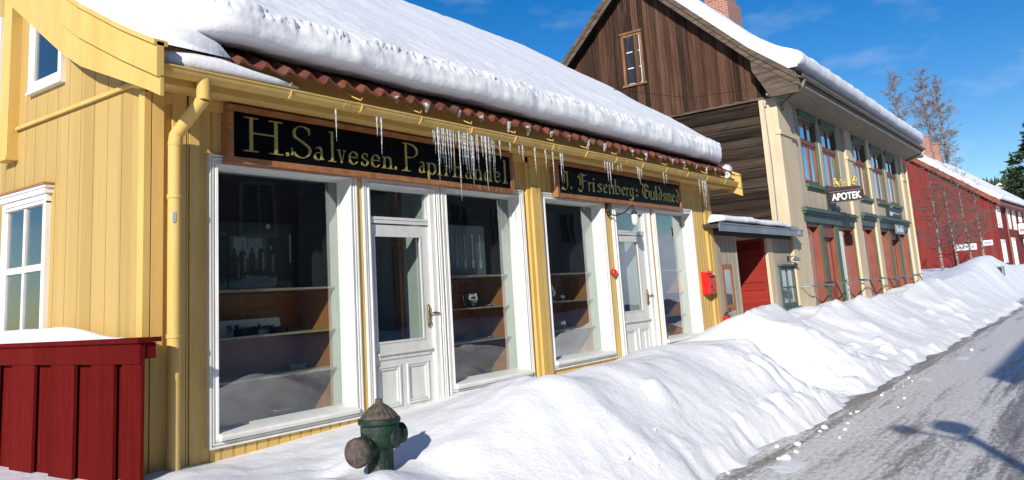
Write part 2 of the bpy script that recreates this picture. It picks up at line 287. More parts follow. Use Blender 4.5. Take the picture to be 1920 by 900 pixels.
# ------------------------------------------------------------------ mesh helpers
class MB:
    """collects boxes, tubes, lathes and strips; build() links them as ONE mesh object"""
    def __init__(s): s.v = []; s.f = []; s.xf = None
    def add(s, vs, fs):
        o = len(s.v); s.v += [Vector(p) for p in vs]; s.f += [tuple(i+o for i in q) for q in fs]; return s
    def box(s, x0, x1, y0, y1, z0, z1):
        x0, x1 = min(x0, x1), max(x0, x1); y0, y1 = min(y0, y1), max(y0, y1); z0, z1 = min(z0, z1), max(z0, z1)
        return s.add([(x0, y0, z0), (x1, y0, z0), (x1, y1, z0), (x0, y1, z0), (x0, y0, z1), (x1, y0, z1), (x1, y1, z1), (x0, y1, z1)],
                     [(0, 3, 2, 1), (4, 5, 6, 7), (0, 1, 5, 4), (1, 2, 6, 5), (2, 3, 7, 6), (3, 0, 4, 7)])
    def quad(s, a, b, c, d): return s.add([a, b, c, d], [(0, 1, 2, 3)])
    def prism(s, poly, axis, a, b):
        """closed polygon (2D, counter-clockwise either way) extruded along axis from a to b"""
        n = len(poly)
        def P(p, t):
            return {'x': (t, p[0], p[1]), 'y': (p[0], t, p[1]), 'z': (p[0], p[1], t)}[axis]
        vs = [P(p, a) for p in poly]+[P(p, b) for p in poly]
        fs = [tuple(range(n))[::-1], tuple(range(n, 2*n))]+[(i, (i+1) % n, n+(i+1) % n, n+i) for i in range(n)]
        return s.add(vs, fs)
    def tube(s, pts, r, n=8, cap=True):
        pts = [Vector(p) for p in pts]; rs = r if isinstance(r, (list, tuple)) else [r]*len(pts)
        vs = []; fs = []; prev = None
        for i, p in enumerate(pts):
            d = (pts[min(i+1, len(pts)-1)]-pts[max(i-1, 0)])
            if d.length < 1e-9: d = Vector((0, 0, 1))
            d.normalize()
            a = prev if prev is not None else (Vector((0, 0, 1)) if abs(d.z) < .9 else Vector((1, 0, 0)))
            u = (a-d*a.dot(d))
            if u.length < 1e-6: u = Vector((1, 0, 0))-d*d.x
            u.normalize(); w = d.cross(u); prev = u
            for k in range(n):
                t = 2*math.pi*k/n; vs.append(p+(u*math.cos(t)+w*math.sin(t))*rs[i])
        for i in range(len(pts)-1):
            for k in range(n): fs.append((i*n+k, i*n+(k+1) % n, (i+1)*n+(k+1) % n, (i+1)*n+k))
        if cap: fs.append(tuple(range(n))[::-1]); fs.append(tuple(range((len(pts)-1)*n, len(pts)*n)))
        return s.add(vs, fs)
    def lathe(s, prof, center, axis=(0, 0, 1), n=20, flute=0.0, nf=0, f0=-1e9, f1=1e9):
        """profile [(radius, height)] turned about axis through center"""
        ax = Vector(axis).normalized(); a = Vector((0, 0, 1)) if abs(ax.z) < .9 else Vector((1, 0, 0))
        u = (a-ax*a.dot(ax)).normalized(); w = ax.cross(u); c = Vector(center); vs = []; fs = []
        for r, h in prof:
            for k in range(n):
                t = 2*math.pi*k/n; rr = r
                if nf and f0 <= h <= f1: rr = r*(1+flute*math.cos(nf*t))
                vs.append(c+ax*h+(u*math.cos(t)+w*math.sin(t))*rr)
        for i in range(len(prof)-1):
            for k in range(n): fs.append((i*n+k, i*n+(k+1) % n, (i+1)*n+(k+1) % n, (i+1)*n+k))
        fs.append(tuple(range(n))[::-1]); fs.append(tuple(range((len(prof)-1)*n, len(prof)*n)))
        return s.add(vs, fs)
    def ring(s, x0, x1, z0, z1, w, y0, y1):
        """rectangular frame in the facade plane, outer size x0..x1, z0..z1, bar width w"""
        s.box(x0, x0+w, y0, y1, z0, z1); s.box(x1-w, x1, y0, y1, z0, z1)
        s.box(x0+w, x1-w, y0, y1, z0, z0+w); s.box(x0+w, x1-w, y0, y1, z1-w, z1); return s
    def build(s, name, mat, parent=None, smooth=False, origin=None):
        vs = s.v if s.xf is None else [s.xf(p) for p in s.v]
        if parent is not None: o0 = ROOTLOC[parent.name]
        else:
            if origin is None:
                xs = [p.x for p in vs]; ys = [p.y for p in vs]; zs = [p.z for p in vs]
                origin = Vector(((min(xs)+max(xs))/2, (min(ys)+max(ys))/2, min(zs)))
            o0 = Vector(origin)
        me = bpy.data.meshes.new(name); me.from_pydata([p-o0 for p in vs], [], s.f); me.validate(); me.update()
        bm = bmesh.new(); bm.from_mesh(me); bmesh.ops.recalc_face_normals(bm, faces=bm.faces); bm.to_mesh(me); bm.free()
        if smooth:
            for p in me.polygons: p.use_smooth = True
            if smooth == 'auto':
                try: me.set_sharp_from_angle(angle=D2R(40))
                except Exception: pass
        me.materials.append(mat if not isinstance(mat, str) else M[mat])
        ob = bpy.data.objects.new(name, me); COL.objects.link(ob)
        if parent is not None: ob.parent = parent
        else: ob.location = o0
        ROOTLOC[ob.name] = o0
        return ob
ROOTLOC = {}
def tag(o, label=None, cat=None, group=None, kind=None):
    if label: o['label'] = label
    if cat: o['category'] = cat
    if group: o['group'] = group
    if kind: o['kind'] = kind
    return o
def thing(name, loc, label, cat, group=None):
    o = bpy.data.objects.new(name, None); COL.objects.link(o); o.location = loc; o.empty_display_size = .2
    ROOTLOC[o.name] = Vector(loc); return tag(o, label, cat, group)
def copy_tree(o, loc, label=None):
    def rec(a, parent):
        c = a.copy(); COL.objects.link(c); c.parent = parent
        for ch in list(a.children): rec(ch, c)
        return c
    c = rec(o, None); c.location = loc
    ROOTLOC[c.name] = Vector(loc)
    if label: c['label'] = label
    return c
def fbm(x, y, z, o=4):
    v = 0; a = 1; t = 0
    for i in range(o):
        v += a*mnoise.noise(Vector((x, y, z))); t += a; a *= .5; x *= 2.03; y *= 2.03; z *= 2.03
    return v/t
def sstep(a, b, x):
    t = max(0, min(1, (x-a)/(b-a))); return t*t*(3-2*t)
def lerp(a, b, t): return a+(b-a)*t
def interp(tab, x):
    if x <= tab[0][0]: return tab[0][1]
    for (a, va), (b, vb) in zip(tab, tab[1:]):
        if x <= b: return lerp(va, vb, (x-a)/(b-a))
    return tab[-1][1]
def wall_cells(mb, x0, x1, z0, z1, holes, yf, yb):
    """wall panel with rectangular openings (x0,x1,z0,z1)"""
    xs = sorted({x0, x1, *[h[0] for h in holes], *[h[1] for h in holes]}); xs = [x for x in xs if x0 <= x <= x1]
    for a, b in zip(xs, xs[1:]):
        hs = sorted([(h[2], h[3]) for h in holes if h[0] <= a+1e-6 and h[1] >= b-1e-6])
        z = z0
        for h0, h1 in hs:
            if h0 > z: mb.box(a, b, yf, yb, z, h0)
            z = max(z, h1)
        if z < z1: mb.box(a, b, yf, yb, z, z1)
# ------------------------------------------------------------------ lettering drawn with a broad nib
def arc(cx, cy, rx, ry, a0, a1, n=14):
    return [(cx+rx*math.cos(D2R(a0+(a1-a0)*i/n)), cy+ry*math.sin(D2R(a0+(a1-a0)*i/n))) for i in range(n+1)]
def serif(x, y, w=.17, h=.03): return ('r', x-w, y-h/2, x+w, y+h/2)
ROMAN = {   # x-height .42, cap 1.0; a stroke is a list of points, ('r',...) is a filled bar
 'H': [[(.2, 0), (.2, 1)], [(.8, 0), (.8, 1)], ('r', .2, .53, .8, .565), serif(.2, .015), serif(.8, .015), serif(.2, .985), serif(.8, .985)],
 'S': [arc(.45, .74, .27, .24, 30, 200, 12)+[(.25, .6), (.45, .5), (.66, .36)]+arc(.42, .25, .28, .25, 10, -160, 12), ('r', .66, .74, .69, .95), ('r', .10, .05, .13, .28)],
 'P': [[(.2, 0), (.2, 1)], arc(.35, .74, .36, .245, 95, -95, 16), ('r', .2, .97, .4, 1.0), ('r', .2, .48, .4, .515), serif(.2, .015), serif(.14, .985, .1)],
 'a': [[(.38, .02), (.38, .28)]+arc(.24, .29, .14, .12, 0, 150, 8), arc(.22, .12, .16, .12, 60, 330, 14), [(.38, .08), (.47, .02)]],
 'l': [[(.15, 0), (.15, .97)], serif(.15, .012, .14), ('r', .03, .93, .15, .96)],
 'v': [[(.07, .42), (.27, 0)], ('n', (.27, .02), (.45, .42), .03), serif(.07, .41, .1, .025), serif(.45, .41, .09, .025)],
 'e': [arc(.25, .21, .2, .21, 20, 330, 18), ('r', .07, .215, .44, .245)],
 's': [arc(.22, .31, .13, .11, 40, 200, 8)+[(.2, .22)]+arc(.21, .11, .15, .11, 50, -150, 10), ('r', .33, .30, .355, .40), ('r', .05, .02, .075, .13)],
 'n': [[(.12, 0), (.12, .4)], [(.44, 0), (.44, .26)]+arc(.29, .27, .15, .14, 0, 160, 8), serif(.12, .012, .11, .024), serif(.44, .012, .11, .024), ('r', .01, .375, .12, .40)],
 'p': [[(.12, -.28), (.12, .4)], arc(.28, .2, .19, .21, 140, -150, 16), serif(.12, -.27, .12, .024), ('r', .01, .375, .12, .40)],
 'i': [[(.13, 0), (.13, .4)], serif(.13, .012, .12, .024), ('r', .01, .375, .13, .40), ('d', .13, .56, .055)],
 'r': [[(.12, 0), (.12, .4)], arc(.27, .27, .15, .13, 150, 50, 6), serif(.12, .012, .12, .024), ('r', .01, .375, .12, .40), ('d', .36, .35, .045)],
 'h': [[(.12, 0), (.12, .97)], [(.46, 0), (.46, .26)]+arc(.30, .27, .16, .14, 0, 160, 8), serif(.12, .012, .11, .024), serif(.46, .012, .11, .024), ('r', 0, .93, .12, .96)],
 'd': [[(.44, 0), (.44, .97)], arc(.26, .2, .19, .21, 30, 330, 18), ('r', .32, .93, .44, .96), ('r', .44, .0, .54, .025)],
 '.': [('d', .08, .06, .065)],
}
def dm(x, y, s=.075): return ('p', [(x-s, y), (x, y+s), (x+s, y), (x, y-s)])
def minim(x, h=.56): return [[(x, .05), (x, h-.05)], dm(x, .06), dm(x, h-.06)]
GOTHIC = {   # x-height .56, cap 1
 'J': [[(.62, .92), (.62, .12), (.45, -.08), (.2, -.05)], [(.15, .8), (.35, .95), (.6, .86), (.75, .95)], dm(.18, .0, .1), [(.36, .78), (.36, .35), (.2, .22)], dm(.2, .78, .09)],
 'F': [[(.42, .9), (.42, .12), (.25, -.08), (.08, .02)], [(.12, .78), (.3, .96), (.6, .86), (.82, .97)], [(.42, .52), (.72, .58)], dm(.14, .76, .1), [(.24, .75), (.24, .3)], dm(.1, .03, .09)],
 'r': minim(.15)+[[(.18, .45), (.32, .53)], dm(.36, .48, .08)],
 'i': minim(.15)+[dm(.18, .74, .06)],
 's': [[(.36, .5), (.2, .52), (.12, .42), (.34, .24), (.34, .1), (.2, .03), (.08, .08)], dm(.36, .48, .06), dm(.1, .08, .06)],
 'e': [[(.14, .44), (.14, .12), (.26, .03), (.4, .12)], [(.14, .48), (.28, .55), (.38, .42), (.18, .27)], dm(.14, .1, .07)],
 'n': minim(.13)+minim(.42)+[[(.13, .44), (.3, .55), (.42, .46)]],
 'u': minim(.13)+minim(.42)+[[(.13, .1), (.28, .02), (.42, .12)]],
 'm': minim(.12)+minim(.4)+minim(.68)+[[(.12, .44), (.28, .55), (.4, .46)], [(.4, .44), (.56, .55), (.68, .46)]],
 'b': [[(.13, .06), (.13, .92)], [(.13, .46), (.3, .55), (.44, .42), (.44, .16), (.28, .03), (.13, .1)], dm(.13, .9, .07), dm(.44, .3, .07)],
 'g': [[(.42, .48), (.42, -.1), (.26, -.24), (.08, -.18)], [(.42, .48), (.26, .55), (.12, .44), (.12, .14), (.26, .05), (.42, .14)], dm(.12, .3, .07), dm(.5, .53, .06)],
 'd': [[(.18, .94), (.44, .6), (.44, .16), (.28, .03), (.13, .12), (.13, .42), (.28, .53), (.44, .44)], dm(.44, .3, .07), dm(.13, .28, .07)],
 'l': [[(.15, .06), (.15, .92)], dm(.15, .9, .07), dm(.16, .06, .08)],
 'G': [[(.68, .82), (.5, .95), (.24, .82), (.14, .5), (.24, .16), (.5, .02), (.76, .16), (.76, .5), (.52, .56)], [(.4, .84), (.4, .16)], dm(.7, .8, .09), dm(.52, .54, .07), [(.1, .95), (.4, .8)]],
 '.': [dm(.12, .07, .09)], ':': [dm(.15, .12, .1), dm(.15, .46, .1)],
}
def glyph(mb, ch, table, x0, x1, zb, h, y, nib, ang, thick=.012):
    g = table[ch]; xs = []; ca, sa = math.cos(D2R(ang)), math.sin(D2R(ang))
    nv = (ca*nib/2, sa*nib/2)
    polys = []
    for st in g:
        if isinstance(st, tuple):
            if st[0] == 'r': polys.append([(st[1], st[2]), (st[3], st[2]), (st[3], st[4]), (st[1], st[4])])
            elif st[0] == 'p': polys.append(st[1])
            elif st[0] == 'd': polys.append(arc(st[1], st[2], st[3], st[3], 0, 340, 17))
            elif st[0] == 'n':
                a, b, w = st[1:]; polys.append([(a[0]-w/2, a[1]), (a[0]+w/2, a[1]), (b[0]+w/2, b[1]), (b[0]-w/2, b[1])])
        else:
            for a, b in zip(st, st[1:]):
                mw = .012
                d = (b[0]-a[0], b[1]-a[1]); L = math.hypot(*d) or 1; nx, ny = -d[1]/L, d[0]/L
                w = max(abs(nv[0]*nx+nv[1]*ny), mw)
                k = nx*nv[0]+ny*nv[1]; sg = 1 if k >= 0 else -1
                ox, oy = (nv[0]*sg, nv[1]*sg) if abs(k) > mw else (nx*mw, ny*mw)
                polys.append([(a[0]-ox, a[1]-oy), (b[0]-ox, b[1]-oy), (b[0]+ox, b[1]+oy), (a[0]+ox, a[1]+oy)])
    xs = [p[0] for q in polys for p in q]; mnx, mxx = min(xs), max(xs)
    for i, q in enumerate(polys):
        pts = [(lerp(x0, x1, (px-mnx)/(mxx-mnx)), zb+pz*h) for px, pz in q]
        dy = thick+.00025*(i % 7)
        n = len(pts); vs = [(a, y-dy, b) for a, b in pts]+[(a, y, b) for a, b in pts]
        mb.add(vs, [tuple(range(n))]+[(j, (j+1) % n, n+(j+1) % n, n+j) for j in range(n)])
def text_mesh(body, size, bold=.0, extrude=.01):
    c = bpy.data.curves.new('lettering', 'FONT'); c.body = body; c.size = size; c.offset = bold; c.extrude = extrude; c.align_x = 'CENTER'; c.align_y = 'CENTER'
    o = bpy.data.objects.new('lettering', c); COL.objects.link(o)
    dg = bpy.context.evaluated_depsgraph_get(); me = bpy.data.meshes.new_from_object(o.evaluated_get(dg))
    vs = [Vector(v.co) for v in me.vertices]; fs = [tuple(p.vertices) for p in me.polygons]
    bpy.data.objects.remove(o, do_unlink=True); bpy.data.curves.remove(c); bpy.data.meshes.remove(me)
    return vs, fs
# =================================================================== ground, road, snow banks
WALLSNOW = [(2.5, .46), (3.6, .50), (4.07, .46), (4.98, .50), (6.4, .55), (7.1, .60), (7.9, .62), (8.6, .60), (9.13, .49), (10.1, .50), (11.0, .54), (12.3, .63), (13.4, .66), (14.9, .60), (15.5, .64), (16.1, .84), (18, .90), (20.2, .77), (23, .79), (26, .85), (29, .90), (33.5, 1.03), (37, 1.2), (40, 1.35)]
CREST = [(-6, .42), (3.0, .44), (4.6, .50), (5.2, .66), (6.2, .90), (7.6, .84), (8.9, .90), (9.8, .93), (10.5, .90), (11.0, .62), (11.35, .10), (11.95, .10), (12.4, .62), (13.2, 1.04), (14.2, 1.07), (15, 1.02), (15.9, .92), (16.8, 1.0), (17.8, .94), (19, 1.0), (21, .97), (23, 1.06), (26, 1.02), (29, 1.12), (33, 1.2), (40, 1.4)]
HYD = (4.22, -1.84)
LUMP = {}
random.seed(17)
for i in range(1500):      # broken blocks left by the plough on the street side
    lx = 3+abs(random.gauss(0, 1))*9 if i % 3 else rnd(10.2, 13.5); ly = -1.9-abs(random.gauss(0, .62))
    if ly < -3.36 or lx > 34: continue
    if lx < 9.6 and ly > -2.8+.25*math.sin(lx*2.3): continue
    r = rnd(.025, .06) if i % 6 else rnd(.06, .13)
    if ly > -2.3: r *= .7
    for a in (-1, 0, 1):
        for b in (-1, 0, 1): LUMP.setdefault((int(math.floor(lx/.2))+a, int(math.floor(ly/.2))+b), []).append((lx, ly, r, rnd(.2, .6), rnd(.7, 1.35)))
for i in range(60):       # a few big slabs of packed snow in the lower face
    lx = rnd(6, 30) if i % 2 else rnd(9.5, 17); ly = rnd(-3.15, -2.2); r = rnd(.10, .20)
    for a in (-1, 0, 1):
        for b in (-1, 0, 1): LUMP.setdefault((int(math.floor(lx/.2))+a, int(math.floor(ly/.2))+b), []).append((lx, ly, r, rnd(.35, .6), rnd(.7, 1.4)))
BULGE = [(rnd(12, 34), rnd(-2.6, -.5), rnd(.3, .8), rnd(-.10, .15)) for i in range(70)]+[(rnd(5.5, 10.8), rnd(-2.7, -.9), rnd(.25, .6), rnd(-.06, .07)) for i in range(22)]+[(13.9, -1.0, .7, -.04), (16.9, -.7, .25, .10), (14.7, -.35, .45, -.16), (14.3, -.9, .4, -.05), (13.3, -2.2, .5, .10)]
def lumps(x, y):
    best = 0
    for lx, ly, r, k, asp in LUMP.get((int(math.floor(x/.2)), int(math.floor(y/.2))), ()):
        d = ((x-lx)/asp)**2+((y-ly)*asp)**2
        if d < r*r: best = max(best, k*r*(1-d/(r*r))**.55)
    return best
def bank_h(x, y):
    hw = interp(WALLSNOW, x); hc = interp(CREST, x+.15*fbm(x*.7, 3, 3.1, 2)); yc = -1.75 if x < 12 else -1.25
    if y > yc:
        t = sstep(0, 1, (y-yc)/(-yc)) if y < 0 else 1
        h = lerp(hc, hw, t)
        if 4.9 < x < 11 and y > -1.0: h = min(h, hw+.02+max(0, -y-.1)*.55)
        if y > 0: h = hw-.25*y
    else:
        edge = -3.42
        t = (y-yc)/(edge-yc)                                    # 0 crest, 1 road edge
        if t >= 1: h = -.10*(t-1)*4-.012
        else:
            a = 1-sstep(.15, 1.02, t)
            if x > 10.6: a = lerp(a, (1-t)**1.55*(1-.0*t)+.07*(1-t), sstep(10.6, 11.8, x))
            h = hc*(a*.88+.12*(1-t)**.5)
            st = sstep(.42, .7, t)*(1-sstep(.94, 1.02, t))
            h += st*(.03*fbm(x*2.0, y*2.5, 1.7, 2)+.02*mnoise.noise(Vector((x*17, y*17, 1))))*min(1, hc*1.3)+(1-st)*.05*fbm(x*1.6, y*1.6, 7.7, 2)+lumps(x, y)
        cut = -3.26+.26*fbm(x*.55, 0, 5, 2)+.17*fbm(x*2.1, y*1.5, 6, 3)
        if y < cut+.22: h = lerp(-.02, h, sstep(cut-.03, cut+.22, y))
    amp = .05 if y < -.25 else .012
    for bx, by, br, ba in BULGE:
        if abs(x-bx) < 2.2*br and abs(y-by) < 2.2*br: h += ba*math.exp(-((x-bx)**2+(y-by)**2)/(br*br))*sstep(-3.4, -2.9, y)
    h += amp*fbm(x*.9, y*1.3, 9.2, 3)+amp*.3*fbm(x*4, y*4, 2.2, 3)
    # trampled hollow and old footprints round the hydrant
    for fx, fy, fr, fd in FOOT:
        d2 = ((x-fx)**2*.8+(y-fy)**2)/(fr*fr)
        if d2 < 9: h += fd*math.exp(-d2)
    return h
FOOT = [(3.75, -1.75, .14, .06), (4.02, -2.05, .16, .07), (4.62, -1.05, .10, .035), (4.85, -1.0, .09, .03), (4.35, -1.42, .12, .04), (4.25, -1.2, .10, -.045), (4.0, -1.5, .12, -.05), (4.5, -2.15, .2, -.05), (6.2, -1.9, .5, .06), (7.6, -2.2, .45, .05), (9.2, -1.5, .5, .05), (8.2, -1.0, .4, -.04)]
def frange(a, b, st):
    out = []; x = a
    while x < b-1e-9: out.append(x); x += st(x) if callable(st) else st
    out.append(b); return out
def grid_mesh(name, xs, ys, fn, mat):
    mb = MB(); nx, ny = len(xs), len(ys)
    mb.v = [Vector((x, y, fn(x, y))) for y in ys for x in xs]
    mb.f = [(j*nx+i, j*nx+i+1, (j+1)*nx+i+1, (j+1)*nx+i) for j in range(ny-1) for i in range(nx-1)]
    return tag(mb.build(name, mat, smooth=True, origin=(0, 0, 0)), kind='structure')
xs = frange(-7, 38.5, lambda x: .12 if x < 2.5 else .045 if x < 13 else .075 if x < 20 else .14)
ys = frange(-3.9, .0, lambda y: .045)+frange(.12, 2.4, .25)
grid_mesh('snow_bank', xs, ys, lambda x, y: bank_h(x, y) if not (x < 3.6 and y > .02) else .44, 'snowbank')
# yard and snow field beyond the pharmacy, rising to the red house
def field_h(x, y):
    edge = -2.75+.25*fbm(x*.25, 0, 2, 3)
    base = lerp(1.15, 1.62, sstep(36, 60, x))+.012*max(0, y)*1.5
    if y < edge: return -.06
    up = sstep(0, 1, (y-edge)/1.9)
    h = base*up
    h += .72*math.exp(-((x-52)/6.5)**2-((y+.7)/1.3)**2)*up          # ploughed heap at the far end
    h += .15*math.exp(-((x-43)/3)**2-((y+.8)/1.0)**2)
    h += up*(.10*fbm(x*.5, y*.7, 6, 4)+.035*fbm(x*2.4, y*2.4, 2, 3))
    return h
grid_mesh('snow_field', frange(36.2, 130, lambda x: .22 if x < 62 else 1.2), frange(-3.4, 24, lambda y: .16 if y < 2 else .7), field_h, 'snowfield')
mb = MB(); mb.quad((-60, -11.5, 0), (140, -11.5, 0), (140, -2.0, 0), (-60, -2.0, 0)); tag(mb.build('road', 'road', origin=(0, 0, 0)), kind='structure')
mb = MB(); mb.quad((-3000, -3000, -.12), (4000, -3000, -.12), (4000, 3000, -.12), (-3000, 3000, -.12)); tag(mb.build('ground', 'snowfield', origin=(0, 0, 0)), kind='structure')
# opposite kerbside bank (seen only mirrored in the shop windows)
def opp_h(x, y):
    t = (y+10.6)/1.5
    return max(-.05, (1.05+.35*fbm(x*.35, 2, 8, 3))*math.exp(-t*t*1.1)+.08*fbm(x*1.5, y*1.5, 4, 3)-.06)
grid_mesh('snow_bank_opposite', frange(-30, 60, .4), frange(-13.5, -8.3, .25), opp_h, 'tonedsnow')
# loose lumps along the ploughed edge
for i in range(46):
    x = 5.5+abs(random.gauss(0, 1))*5.5; y = -3.42-abs(random.gauss(0, .16)) if i % 4 else rnd(-3.3, -2.6)
    if x > 22: continue
    s = rnd(.010, .026)*(1.0 if i % 7 else 1.8); z = max(0, bank_h(x, y)) if y > -3.4 else 0.0
    bm = bmesh.new(); bmesh.ops.create_icosphere(bm, subdivisions=2, radius=s)
    for v in bm.verts: v.co *= 1+.45*mnoise.noise(v.co*(1.4/s)*.6+Vector((i, 0, 0))); v.co.z *= .75
    me = bpy.data.meshes.new('snow_lump'); bm.to_mesh(me); bm.free()
    for p in me.polygons: p.use_smooth = True
    me.materials.append(M['snowbank']); o = bpy.data.objects.new('snow_lump', me); COL.objects.link(o); o.location = (x, y, z+s*.35)
    tag(o, 'small loose lump of snow lying along the ploughed road edge below the bank', 'snow lump', 'loose snow lumps along the road edge')

# =================================================================== yellow shop building
shop = thing('shop_building', (3.5, 0, 0), 'yellow wooden shop building with white shopfronts and deep snow on its tiled roof', 'shop')
GX, EX = 3.5, 15.15          # gable plane, right end
def roof_z(y):               # upper face of the roof deck, bellcast at the eave
    if y > 5.1: y = 10.2-y
    return 3.74+.54*(y+.5) if y < .8 else 4.442+.69*(y-.8)
HOLES = [(4.08, 5.72, .60, 3.0), (5.90, 6.97, .2, 2.97), (7.13, 8.71, .64, 3.0), (9.22, 10.88, .67, 3.0), (11.24, 12.40, .2, 2.97), (12.64, 14.21, .67, 3.0)]
mb = MB(); wall_cells(mb, GX+.02, EX, .2, 3.62, HOLES, 0, .10)
# matched boards with a double bead between them
def boards(mb, x0, x1, z0, z1, pitch=.118, y=-.012):
    x = x0
    while x < x1-.02:
        e = min(x+pitch-.020, x1); mb.box(x+.002, e, y, .001, z0, z1)
        if e+.013 < x1: mb.box(e+.0065, e+.0135, y+.002, .001, z0, z1)
        x += pitch
boards(mb, 4.06, 5.75, .2, .565); boards(mb, 7.10, 8.78, .2, .60); boards(mb, 9.19, 10.90, .2, .645); boards(mb, 12.60, 14.24, .2, .66)
boards(mb, 14.27, 14.84, .2, 3.54); boards(mb, 8.64, 8.80, 3.0, 3.54, .07); boards(mb, 9.15, 9.67, 3.07, 3.54); boards(mb, 3.93, 4.25, 3.06, 3.54, .16)
boards(mb, 13.92, 14.27, 3.06, 3.54); boards(mb, 10.95, 11.16, .2, 3.03, .07); boards(mb, 12.475, 12.59, .2, 3.03, .055)
mb.box(5.765, 5.835, -.022, .001, .2, 3.03); mb.box(7.058, 7.082, -.01, .001, .2, 3.03)
mb.build('front_wall', 'ochre', shop)
# corner pilasters
mb = MB()
mb.box(3.50, 3.60, -.07, 0, .2, 3.54); mb.box(3.69, 3.81, -.055, 0, .2, 3.54); mb.box(3.82, 3.835, -.05, 0, .2, 3.54); mb.box(3.845, 3.935, -.055, 0, .2, 3.54); mb.box(3.60, 3.69, -.02, 0, .2, 3.54)
mb.build('corner_board', 'ochre', shop)
mb = MB(); mb.box(8.84, 8.90, -.05, 0, .2, 3.52); mb.box(8.91, 9.03, -.085, 0, .2, 3.10); mb.box(8.91, 9.03, -.06, 0, 3.10, 3.52); mb.box(9.035, 9.05, -.075, 0, .2, 3.1); mb.box(9.055, 9.13, -.08, 0, .2, 3.1); mb.box(9.05, 9.13, -.03, 0, 3.1, 3.52); mb.build('pilaster', 'yellow', shop)
mb = MB(); mb.box(14.87, 14.98, -.05, 0, .2, 3.52); mb.box(14.985, 15.0, -.045, 0, .2, 3.52); mb.box(15.005, EX, -.055, 0, .2, 3.52); mb.box(15.03, EX+.03, -.025, .12, .2, 3.5); mb.build('corner_board', 'yellow', shop)
# gable wall of wide boards
mb = MB(); mb.prism([(0, .2), (10.2, .2), (10.2, 3.9), (5.1, 7.3), (0, 3.85)], 'x', GX, GX+.08)
y = .02
k = 0
seams = [0.02, .38, .62, .86, 1.10, 1.33, 1.55, 1.76, 2.0, 2.2, 2.42]+[2.64+.22*i for i in range(34)]
for a, b in zip(seams, seams[1:]):
    top = lambda q: (3.60+.66*q if q < .8 else 4.10+.69*(q-.8)) if q < 5.1 else 3.60+.66*(10.2-q)
    mb.prism([(a+.004, .2), (b-.004, .2), (b-.004, 3.595), (a+.004, 3.595)], 'x', GX-.016, GX+.001)
    mb.prism([(a+.004, 3.64), (b-.004, 3.64), (b-.004, top(b)+.1), (a+.004, top(a)+.1)], 'x', GX-.016, GX+.001)
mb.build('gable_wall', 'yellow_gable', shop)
mb = MB(); mb.box(GX-.055, GX-.012, .2, 2.36, 3.60, 3.635); mb.box(GX-.055, GX-.012, 2.56, 9.9, 3.60, 3.635); mb.build('belt_board', 'yellow', shop)
mb = MB(); mb.box(GX-.12, GX-.012, 2.37, 2.55, 3.33, 6.0); mb.box(GX-.135, GX-.012, 2.35, 2.57, 3.30, 3.335); mb.build('wall_post', 'yellow', shop)
mb = MB(); mb.box(GX-.07, GX-.012, -.07, .02, .2, 3.5); mb.build('corner_board', 'yellow', shop)
mb = MB(); mb.box(GX, EX, 10.1, 10.2, .2, 3.9); mb.prism([(.1, .2), (10.1, .2), (10.1, 3.9), (5.1, 7.3), (.1, 3.85)], 'x', EX-.08, EX); mb.build('back_wall', 'yellow', shop)
# roof deck, eave and bargeboards
ysr = [-.36+.13*i for i in range(10)]+[1.2+.65*i for i in range(7)]; up = [(y, roof_z(y)) for y in ysr if y < 5.1]+[(5.1, roof_z(5.1))]; up += [(10.2-a, b) for a, b in reversed(up[:-1])]
mb = MB(); lo = [(a, b-.07) for a, b in up]
for i in range(len(up)-1):
    mb.prism([up[i], up[i+1], lo[i+1], lo[i]], 'x', GX-.24, EX+.48)
mb.build('roof', 'darkdeck', shop)
mb = MB()     # pantiles along the eave: an S wave with square ends
nx = 620; x0, x1 = GX+.22, EX+.30; rows = [-.50, -.36, -.12, .12, .4]
def wave(x):
    t = ((x-x0)/.238) % 1.0
    return .062*math.exp(-((t-.5)/.17)**2)-.02*math.sin(2*math.pi*t)-.012
for yr in rows:
    for i in range(nx+1):
        x = x0+(x1-x0)*i/nx; mb.v.append(Vector((x, yr+.012*math.sin(x*5.1), roof_z(yr)+.035+wave(x)+.006*mnoise.noise(Vector((x*4.2, yr, 0))))))
for i in range(nx+1):
    p = mb.v[i]; mb.v.append(Vector((p.x, p.y+.004, p.z-.022-.4*wave(p.x))))
for j in range(len(rows)-1):
    for i in range(nx): mb.f.append((j*(nx+1)+i, j*(nx+1)+i+1, (j+1)*(nx+1)+i+1, (j+1)*(nx+1)+i))
b = len(rows)*(nx+1)
for i in range(nx): mb.f.append((i, b+i, b+i+1, i+1))
mb.build('roof_tiles', 'tile', shop, smooth='auto')
mb = MB(); mb.box(GX-.16, EX+.42, -.387, -.352, 3.50, 3.815); mb.box(GX-.16, EX+.42, -.34, -.001, 3.535, 3.57); mb.build('eave_board', 'yellow', shop)
mb = MB(); mb.box(GX+.02, EX+.02, -.05, .0, 3.44, 3.53); mb.build('cornice', 'ochre', shop)
